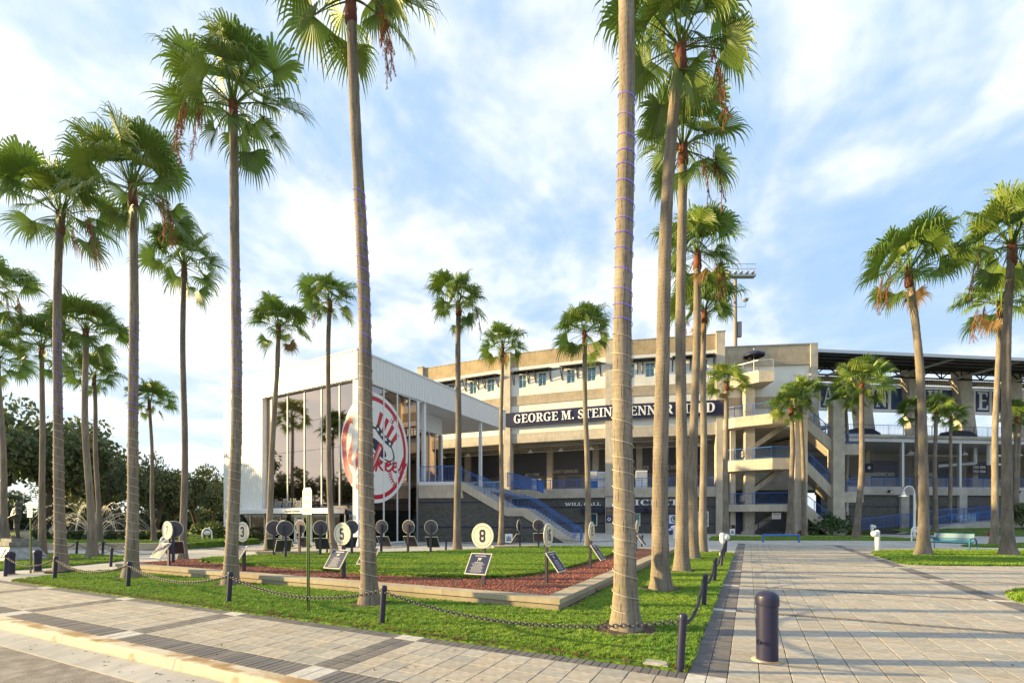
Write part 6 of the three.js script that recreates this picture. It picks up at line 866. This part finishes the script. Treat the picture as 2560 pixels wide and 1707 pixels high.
// ---------------------------------------------------------------- figures: one continuous skin round a posed skeleton
function figureGeo(bones, res, colourOf) {
  const mc = new MarchingCubes(res, M.bronze, false, false, 200000); mc.isolation = 0; const n = mc.size, half = n / 2, S = 0.98;   // local cube is 2*S metres high, centred at S
  const smin = (a, b, k) => { const h = Math.max(k - Math.abs(a - b), 0) / k; return Math.min(a, b) - h * h * k * 0.25; };
  for (let z = 0; z < n; z++) for (let y = 0; y < n; y++) for (let x = 0; x < n; x++) {
    const px = (x - half) / half * S, py = (y - half) / half * S + S, pz = (z - half) / half * S; let d = 9;
    if (Math.abs(px) < 0.62 && Math.abs(pz) < 0.4) for (const [a, b, ra, rb, k, sz] of bones) {
      const bx = b[0] - a[0], by = b[1] - a[1], bz = b[2] - a[2], qx = px - a[0], qy = py - a[1], qz = (pz - a[2]); const t = Math.max(0, Math.min(1, (qx * bx + qy * by + qz * bz) / (bx * bx + by * by + bz * bz + 1e-9)));
      const ex = (qx - bx * t) / (sz ? sz[0] : 1), ey = qy - by * t, ez = (qz - bz * t) / (sz ? sz[1] : 1), dist = Math.sqrt(ex * ex + ey * ey + ez * ez) - (ra + (rb - ra) * t); d = smin(d, dist, k ?? 0.04);
    }
    mc.field[x + y * n + z * n * n] = -d;
  }
  mc.update(); const cnt = mc.count, p = new Float32Array(mc.positionArray.slice(0, cnt * 3)), nn = new Float32Array(mc.normalArray.slice(0, cnt * 3)), g = new THREE.BufferGeometry();
  for (let i = 0; i < cnt; i++) { p[i * 3] *= S; p[i * 3 + 1] = p[i * 3 + 1] * S + S; p[i * 3 + 2] *= S; }
  g.setAttribute('position', new THREE.BufferAttribute(p, 3)); g.setAttribute('normal', new THREE.BufferAttribute(nn, 3));
  if (colourOf) { const c = new Float32Array(cnt * 3); for (let i = 0; i < cnt; i++) { const k = colourOf(p[i * 3], p[i * 3 + 1], p[i * 3 + 2]); c[i * 3] = k[0]; c[i * 3 + 1] = k[1]; c[i * 3 + 2] = k[2]; } g.setAttribute('color', new THREE.BufferAttribute(c, 3)); }
  else uvMetres(g);
  return g;
}
{ // facing +z; y up; feet at 0
  const hand = (x, y, z, s, dx = 0, dz = 0.06) => { const l = [[[x, y, z], [x + dx * 0.7, y - 0.03, z + dz * 0.7], 0.036, 0.032, 0.02]]; for (let f = 0; f < 4; f++) l.push([[x + dx + (f - 1.5) * 0.016 * s, y - 0.04, z + dz], [x + dx * 1.7 + (f - 1.5) * 0.018 * s, y - 0.085 - (f === 1 || f === 2 ? 0.012 : 0), z + dz * 1.5], 0.010, 0.008, 0.008]); l.push([[x - 0.03 * s, y - 0.01, z + 0.02], [x - 0.05 * s + dx * 0.5, y - 0.05, z + 0.05], 0.011, 0.009, 0.01]); return l; };
  const head = (y) => [[[0, y + 0.02, -0.005], [0, y + 0.11, -0.01], 0.078, 0.092, 0.04, [0.9, 1.08]], [[0, y - 0.02, 0.03], [0, y + 0.0, 0.045], 0.045, 0.05, 0.04], [[0, y + 0.05, 0.085], [0, y + 0.025, 0.108], 0.012, 0.016, 0.02], [[-0.085, y + 0.06, -0.01], [-0.085, y + 0.03, -0.005], 0.016, 0.012, 0.012], [[0.085, y + 0.06, -0.01], [0.085, y + 0.03, -0.005], 0.016, 0.012, 0.012], [[0, y - 0.14, -0.03], [0, y - 0.02, -0.015], 0.058, 0.055, 0.04]];
  const legs = (sp) => [-1, 1].flatMap((s) => [[[s * 0.085, 0.92, 0], [s * sp, 0.5, 0.015], 0.105, 0.075, 0.05], [[s * sp, 0.5, 0.015], [s * sp, 0.1, -0.02], 0.075, 0.055, 0.04], [[s * sp, 0.05, -0.05], [s * (sp + 0.03), 0.035, 0.15], 0.05, 0.04, 0.04]]);
  const torso = [[[0, 0.95, 0], [0, 1.12, 0.02], 0.15, 0.165, 0.08, [1.12, 0.9]], [[0, 1.12, 0.02], [0, 1.36, 0.0], 0.165, 0.16, 0.08, [1.2, 0.88]], [[-0.13, 1.42, -0.01], [0.13, 1.42, -0.01], 0.075, 0.075, 0.08]];
  // statue: hands held together before the belt, coat open
  const sb = [...torso, ...legs(0.10), ...head(1.58), ...[-1, 1].flatMap((s) => [[[s * 0.2, 1.42, -0.01], [s * 0.27, 1.14, -0.02], 0.075, 0.06, 0.05], [[s * 0.27, 1.14, -0.02], [s * 0.09, 1.02, 0.2], 0.06, 0.042, 0.04], ...hand(s * 0.07, 1.01, 0.22, s, -s * 0.03, 0.05)]), [[0, 1.3, 0.1], [0, 0.95, 0.13], 0.05, 0.09, 0.06], [[-0.16, 1.0, 0.02], [-0.17, 0.82, 0.02], 0.09, 0.07, 0.05], [[0.16, 1.0, 0.02], [0.17, 0.82, 0.02], 0.09, 0.07, 0.05]];
  const t = thing('bronze_statue', 'bronze statue of a standing man in a coat on the stepped pedestal', 'statue', [-21.0, 0.98, -20.5], -0.85); const f = part('figure', figureGeo(sb, 96), M.bronze, t); f.scale.set(1.0, 0.86, 1.0); part('foot_plate', new B().box(-0.24, 0.24, -0.02, 0.005, -0.2, 0.26).build(), M.bronze, t);
  const pd = thing('statue_pedestal', 'pale stone pedestal with sloped sides and inscription plate', 'pedestal', [-21.0, 0.035, -20.5], -0.35); const frustum = (w0, d0, w1, d1, y0, y1) => { const g = new THREE.CylinderGeometry(Math.SQRT1_2, Math.SQRT1_2, 1, 4); g.rotateY(Math.PI / 4); const p = g.attributes.position; for (let i = 0; i < p.count; i++) { const top = p.getY(i) > 0; p.setXYZ(i, p.getX(i) * (top ? w1 : w0), top ? y1 : y0, p.getZ(i) * (top ? d1 : d0)); } const q = g.toNonIndexed(); q.computeVertexNormals(); return uvMetres(q); };
  part('base', new B().box(-0.95, 0.95, -0.08, 0.07, -0.85, 0.85).build(), M.stone, pd); part('body', frustum(1.55, 1.4, 1.0, 0.9, 0.07, 0.62), M.marble, pd); part('cornice', new B().box(-0.58, 0.58, 0.62, 0.79, -0.52, 0.52).build(), M.stone, pd); part('cap', new B().box(-0.38, 0.38, 0.79, 0.925, -0.36, 0.36).build(), M.stone, pd); const ins = part('inscription', new B().box(-0.33, 0.33, 0.0, 0.4, 0, 0.02).build(), M.bronze, pd, V3(0, 0.14, 0.67)); ins.rotation.x = -0.42; const ins2 = part('inscription', new B().box(-0.33, 0.33, 0.0, 0.4, 0, 0.02).build(), M.bronze, pd, V3(-0.74, 0.14, 0), -Math.PI / 2); ins2.rotation.order = 'YXZ'; ins2.rotation.x = -0.42;
  // people on the concourse
  const body = (pose) => [...torso, ...legs(0.11), ...head(1.58), ...pose];
  const arms = (l, r) => [[-1, l], [1, r]].flatMap(([s, [ex, ey, ez, hx, hy, hz]]) => [[[s * 0.2, 1.42, -0.01], [s * ex, ey, ez], 0.065, 0.05, 0.05], [[s * ex, ey, ez], [s * hx, hy, hz], 0.048, 0.036, 0.04], ...hand(s * hx, hy, hz, s)]);
  const skin = [0.42, 0.25, 0.17];
  const person = (X, Z, y, yaw, label, shirt, pants, hair, pose, bag) => { const t = thing('person', label, 'person', [X, y, -Z], yaw); const g = figureGeo(body(pose), 64, (x, yy, z) => yy > 1.48 ? (z < -0.03 || yy > 1.66 ? hair : skin) : yy > 0.93 && Math.abs(x) < 0.26 && z < 0.16 ? shirt : yy > 0.9 && yy > 1.2 ? shirt : yy > 0.9 ? skin : yy < 0.09 ? [0.03, 0.03, 0.03] : pants); part('body', g, mat(C(1, 1, 1), 0.8, { vertexColors: true }), t); if (bag) part('bag', new B().box(-0.2, 0.2, 0.42, 0.82, 0.1, 0.24).tube([V3(-0.12, 0.82, 0.17), V3(-0.1, 1.0, 0.17), V3(0.1, 1.0, 0.17), V3(0.12, 0.82, 0.17)], 0.01, 5, 10).build(), mat(C(0.02, 0.1, 0.5), 0.6), t); };
  person(47.6, 56.9, 5.16, -0.4, 'person in dark shirt and blue jeans holding a blue bag', [0.03, 0.03, 0.04], [0.06, 0.10, 0.22], [0.02, 0.015, 0.01], arms([0.3, 1.14, 0.0, 0.16, 1.06, 0.16], [0.3, 1.14, 0.0, 0.14, 1.08, 0.18]), true);
  person(26.1, 53.3, 5.02, 0.2, 'person in orange and blue shirt standing inside the stair tower', [0.30, 0.07, 0.03], [0.05, 0.06, 0.10], [0.02, 0.04, 0.2], arms([0.28, 1.13, 0.02, 0.22, 0.95, 0.14], [0.28, 1.13, 0.02, 0.24, 0.9, 0.1]));
  person(23.6, 53.6, 5.02, 0.5, 'person in grey shirt leaning behind the tower column', [0.16, 0.15, 0.15], [0.04, 0.05, 0.08], [0.08, 0.04, 0.02], arms([0.28, 1.13, 0.02, 0.2, 0.98, 0.16], [0.28, 1.13, 0.02, 0.2, 0.98, 0.16]));
}
console.log('things done');
// ---------------------------------------------------------------- oaks, shrubs, fountain, fence
{
  const leafM = [[0.105, 0.142, 0.044], [0.088, 0.122, 0.040], [0.125, 0.155, 0.044]].map((c) => phys(C(...c), 0.7, { transmission: 0.4, thickness: 0 }));
  // a leaf-covered cloud: quads spread in clumps through a volume
  const foliage = (clumps, per, size, flat = 0.8) => { const pos = []; for (const [cx, cy, cz, r] of clumps) for (let k = 0; k < per; k++) { let x, y, z; do { x = rr(-1, 1); y = rr(-1, 1); z = rr(-1, 1); } while (x * x + y * y + z * z > 1); const q = Math.pow(x * x + y * y + z * z, -0.12); const p = V3(cx + x * r * q, cy + y * r * flat * q, cz + z * r * q), n = V3(rr(-1, 1), rr(-0.3, 1), rr(-1, 1)).normalize(), u = V3(rr(-1, 1), rr(-1, 1), rr(-1, 1)).cross(n).normalize(), w = n.clone().cross(u), s = size * rr(0.6, 1.2), a = p.clone().addScaledVector(u, s), b = p.clone().addScaledVector(w, s * 0.5), c = p.clone().addScaledVector(u, -s), d = p.clone().addScaledVector(w, -s * 0.5); pos.push(...a.toArray(), ...b.toArray(), ...c.toArray(), ...a.toArray(), ...c.toArray(), ...d.toArray()); } const g = new THREE.BufferGeometry(); g.setAttribute('position', new THREE.Float32BufferAttribute(pos, 3)); g.computeVertexNormals(); return g; };
  const oakProto = (s) => { // unit oak: about 10 m high, crown radius about 6 m
    seed = 3000 + s * 7; const tb = new B(), clumps = []; const limb = (p, d, len, r, lev) => { const pts = [p]; let q = p.clone(), dd = d.clone(); for (let k = 0; k < 4; k++) { dd.add(V3(rr(-0.25, 0.25), rr(-0.05, 0.16), rr(-0.25, 0.25))).normalize(); q = q.clone().addScaledVector(dd, len / 4); pts.push(q); } const c = new THREE.CatmullRomCurve3(pts), seg = 6, g = new THREE.TubeGeometry(c, seg, 1, 7), pp = g.attributes.position; for (let i = 0; i < pp.count; i++) { const k = Math.floor(i / 8), t = k / seg, ct = c.getPoint(Math.min(1, t)), rad = lerp(r, r * 0.5, t); pp.setXYZ(i, ct.x + (pp.getX(i) - ct.x) * rad, ct.y + (pp.getY(i) - ct.y) * rad, ct.z + (pp.getZ(i) - ct.z) * rad); } tb.add(g); if (lev >= 2) { for (let k = 0; k < 3; k++) { const e = pts[4 - k]; clumps.push([e.x + rr(-0.5, 0.5), e.y + rr(-0.1, 0.5), e.z + rr(-0.5, 0.5), rr(0.65, 1.25)]); } return; } const n = lev ? 4 : 5; for (let k = 0; k < n; k++) { const a = k / n * 6.28 + rr(-0.4, 0.4), up = lev ? rr(-0.05, 0.7) : rr(0.35, 1.0); limb(pts[lev ? 2 + (k % 3) : 4], V3(Math.cos(a), up, Math.sin(a)).normalize(), len * rr(0.7, 1.0) * (lev ? 0.72 : 1.25), r * 0.52, lev + 1); } };
    limb(V3(0, -0.2, 0), V3(0.05, 1, 0), 2.6, 0.36, 0); return { trunk: tb.build(), crown: foliage(clumps, 115, 0.17), n: clumps.length };
  };
  const protos = [oakProto(1), oakProto(2), oakProto(3)]; console.log('oak clumps', protos.map((p) => p.n).join());
  const oak = (X, Z, sx, sy, v, label, yaw = 0, y = 0) => { const t = thing('oak_tree', label, 'tree', [X, y, -Z], yaw, 'oaks beyond the plaza'); const a = part('trunk', protos[v].trunk, M.bark, t), b = part('crown', protos[v].crown, leafM[v], t); a.scale.set(sx, sy, sx); b.scale.set(sx, sy, sx); };
  oak(-37.5, 38, 1.5, 1.75, 0, 'large spreading oak behind the statue and fountain', 0.4); oak(-47.5, 43, 1.6, 1.95, 1, 'big dark oak at the left behind the statue lawn', 1.4); oak(-42.5, 50, 1.15, 1.45, 2, 'mid-sized oak beyond the fountain near the dark pole', 2.2); oak(-30.3, 41, 0.75, 1.1, 1, 'young oak behind the short fan palm', 0.2, 0); oak(-27.6, 47, 0.6, 0.9, 0, 'small oak close to the white store wall', 3.0); oak(-35, 57, 0.62, 0.95, 2, 'round-crowned small oak before the ball field fence', 1.0); oak(-33.5, 52, 0.95, 1.2, 0, 'dense oak filling the gap behind the fountain', 2.6); oak(-56, 44, 1.5, 1.7, 2, 'broad oak at the left behind the hedge row', 0.7); oak(-52, 62, 1.2, 1.2, 2, 'far oak beyond the ball field fence', 0.9); oak(-33, 48, 0.7, 0.85, 1, 'slim oak between the fountain and the store', 4.0);
  oak(-62, 50, 1.4, 1.4, 0, 'far left oak beside the ball field', 2.0); oak(-46, 27, 1.15, 1.25, 1, 'roadside oak left of the statue lawn', 5.1); oak(-54, 33, 1.2, 1.3, 2, 'roadside oak beyond the statue lawn', 3.3);
  for (let k = 0; k < 13; k++) oak(-118 + k * 8.2, 76 + (k % 3) * 5, 1.35, 1.15 + 0.15 * (k % 2), k % 3, 'distant oak in the tree line behind the ball field', k * 1.3);
  // shrubs
  const shrub = (X, Z, r, h, label, m, yaw = 0, y = 0, group, name = 'shrub', bloom) => { seed = Math.round(4000 + X * 13 + Z * 7); const t = thing(name, label, 'shrub', [X, y, -Z], yaw, group), cl = []; for (let k = 0; k < 16; k++) { const a = rr(0, 6.28), q = Math.sqrt(rnd()) * r * 0.7; cl.push([Math.cos(a) * q, h * rr(0.25, 0.75), Math.sin(a) * q, r * rr(0.3, 0.42)]); } part('foliage', foliage(cl, 150, r * 0.06 + 0.045), m, t); if (bloom) part('blossom', foliage(cl.map(([x, y, z, q]) => [x, y + 0.1, z, q * 1.1]), 16, 0.08), bloom, t); const b = new B(); for (let k = 0; k < 5; k++) { const a = k * 1.26; b.tube([V3(0, -0.05, 0), V3(Math.cos(a) * r * 0.2, h * 0.25, Math.sin(a) * r * 0.2), V3(Math.cos(a) * r * 0.45, h * 0.55, Math.sin(a) * r * 0.45)], 0.02, 4, 4); } part('stems', b.build(), M.bark, t); };
  const green = phys(C(0.055, 0.115, 0.022), 0.6, { transmission: 0.25, thickness: 0 }), lime = phys(C(0.14, 0.19, 0.03), 0.6, { transmission: 0.25, thickness: 0 }), orange = phys(C(0.36, 0.17, 0.03), 0.6, { transmission: 0.2, thickness: 0 }), pink = phys(C(0.30, 0.10, 0.10), 0.6, { transmission: 0.2, thickness: 0 });
  for (let k = 0; k < 9; k++) shrub(-31.2 + k * 1.15, 32.0 + 0.1 * Math.sin(k * 2), 0.52, 0.68, 'small clipped dark shrub in the row before the fountain', leafM[1], k, 0.33, 'clipped shrubs before the fountain');
  shrub(31.6, 48.7, 2.5, 2.5, 'big rounded green shrub at the foot of the stair tower', green); shrub(28.2, 48.6, 0.7, 1.0, 'small leafy shrub beside the tower palm', lime); shrub(28.4, 47.6, 0.4, 0.5, 'low orange-leaved plant beside the tower palm', orange); shrub(34.4, 48.4, 0.5, 0.6, 'low orange-leaved plant beside the green shrub', orange); shrub(35.5, 48.2, 0.4, 0.5, 'low yellow-leaved plant near the distant trash bin', lime); shrub(53.5, 50.6, 1.7, 3.4, 'loose pink-flowered shrub at the right end of the bank', leafM[2], 0, 0.5, undefined, 'shrub', pink);
  shrub(-21.6, 34.2, 1.3, 1.6, 'tall grassy bush left of the store entrance', lime, 0, 0.1); shrub(-19.6, 35.2, 1.0, 1.1, 'rounded bush at the store wall', green, 0, 0); shrub(-18.4, 34.6, 0.7, 0.9, 'low bush beside the store windows', leafM[2]); shrub(-23.6, 31.9, 0.6, 0.6, 'low flowering bush by the short palm', lime, 0, 0.33);
  for (let k = 0; k < 10; k++) shrub(-92 + k * 6.4, 63.2 + (k % 2), 3.6, 4.2 + (k % 3) * 0.5, 'tall loose bush in the hedge along the ball field fence', leafM[k % 3], k * 2, -0.2, 'bushes along the ball field fence');
  // fountain: ring basin with arching jets
  const fn = thing('fountain', 'round fountain with a fan of arching white water jets', 'fountain', [-31.5, 0.0, -36.5]); part('basin', new B().lathe([[0, 0.3], [3.6, 0.3], [3.7, 0.75], [4.0, 0.75], [4.0, 0], [0, 0]], 40).build(), M.tanGrey, fn); part('water', new B().cyl(0, 0.5, 0.62, 0, 3.68, 3.68, 40).build(), phys(C(0.25, 0.32, 0.33), 0.08, { transmission: 0.4, thickness: 0.3 }), fn);
  const waterM = phys(C(0.75, 0.75, 0.72), 0.5, { transmission: 0.65, thickness: 0 }); seed = 5001;
  const spray = []; const jet = (a, reach, hgt, r0, z0 = 0) => { const b = new B(), pts = []; for (let k = 0; k <= 12; k++) { const t = k / 12; pts.push(V3(Math.cos(a) * (r0 + reach * t), 0.6 + hgt * 4 * t * (1 - t) * (1 - 0.0) , Math.sin(a) * (r0 + reach * t))); } const pos = []; const c = new THREE.CatmullRomCurve3(pts); b.add(new THREE.TubeGeometry(c, 20, 0.012, 4)); for (let k = 0; k < 130; k++) { const t = Math.pow(rnd(), 0.7), p = c.getPoint(t), w = 0.02 + 0.30 * t * t, q = V3(p.x + rr(-w, w), p.y + rr(-w * 1.2, w * 0.6), p.z + rr(-w, w)), s = rr(0.006, 0.016); pos.push(q.x - s, q.y, q.z, q.x + s, q.y, q.z + s, q.x, q.y + s * 1.6, q.z, q.x - s, q.y, q.z, q.x, q.y + s * 1.6, q.z, q.x, q.y, q.z - s); } const g = new THREE.BufferGeometry(); g.setAttribute('position', new THREE.Float32BufferAttribute(pos, 3)); g.computeVertexNormals(); g.setAttribute('uv', new THREE.BufferAttribute(new Float32Array(pos.length / 3 * 2), 2)); spray.push(g); part('water_jet', b.build(), waterM, fn); };
  
  for (let k = 0; k < 13; k++) jet(k / 13 * 6.283 + rr(-0.1, 0.1), rr(2.2, 3.4), rr(0.7, 1.2), 0.3); for (let k = 0; k < 10; k++) jet(k / 10 * 6.283 + 0.2, rr(3.4, 4.2), rr(1.2, 1.6), 0.2); for (let k = 0; k < 12; k++) jet(k / 12 * 6.283 + 0.1, rr(1.0, 1.5), rr(1.9, 2.3), 0.1); for (let k = 0; k < 5; k++) jet(k / 5 * 6.283 + 0.3, rr(3.4, 4.4), rr(2.0, 2.4), 0.15); { const sp = part('water_spray', mergeGeometries(spray), waterM, fn); sp.userData.kind = 'stuff'; }
  // screened ball field fence
  const fc = thing('field_fence', 'dark screened fence of the ball field behind the oaks', 'fence', [-50, 0, -66]); for (let k = 0; k < 18; k++) { new B().box(-95 + k * 4.6 + 0.03, -95 + (k + 1) * 4.6 - 0.03, 0.0, 2.3, -66.02, -65.98).mesh('screen_panel', mat(C(0.05, 0.06, 0.055), 0.9), fc); new B().cyl(-95 + k * 4.6, -0.26, 3.2, -65.9, 0.05, 0.05, 8).mesh('fence_post', M.black, fc); } new B().bar(V3(-95, 3.2, -65.9), V3(-12.2, 3.2, -65.9), 0.05).mesh('top_rail', M.black, fc);
  structure(new B().prism([[-120, 46], [-26, 46], [-20, 64], [-120, 64]], -0.25, -0.1).mesh('ball_field', M.lawn));
  { const t = thing('lamp_pole', 'slim black lamp pole among the oaks near the fountain', 'lamp post', [-37.6, -0.1, -45]); part('pole', new B().cyl(0, 0, 5.6, 0, 0.09, 0.06, 10).build(), M.black, t); part('head', new B().lathe([[0, 6.1], [0.25, 5.9], [0.28, 5.6], [0.1, 5.55]], 12).build(), M.black, t); }
}
console.log('plants done');
growGrass();
scene.traverse((o) => { if (o.isMesh) { o.castShadow = true; o.receiveShadow = true; } });
renderer.render(scene, camera);
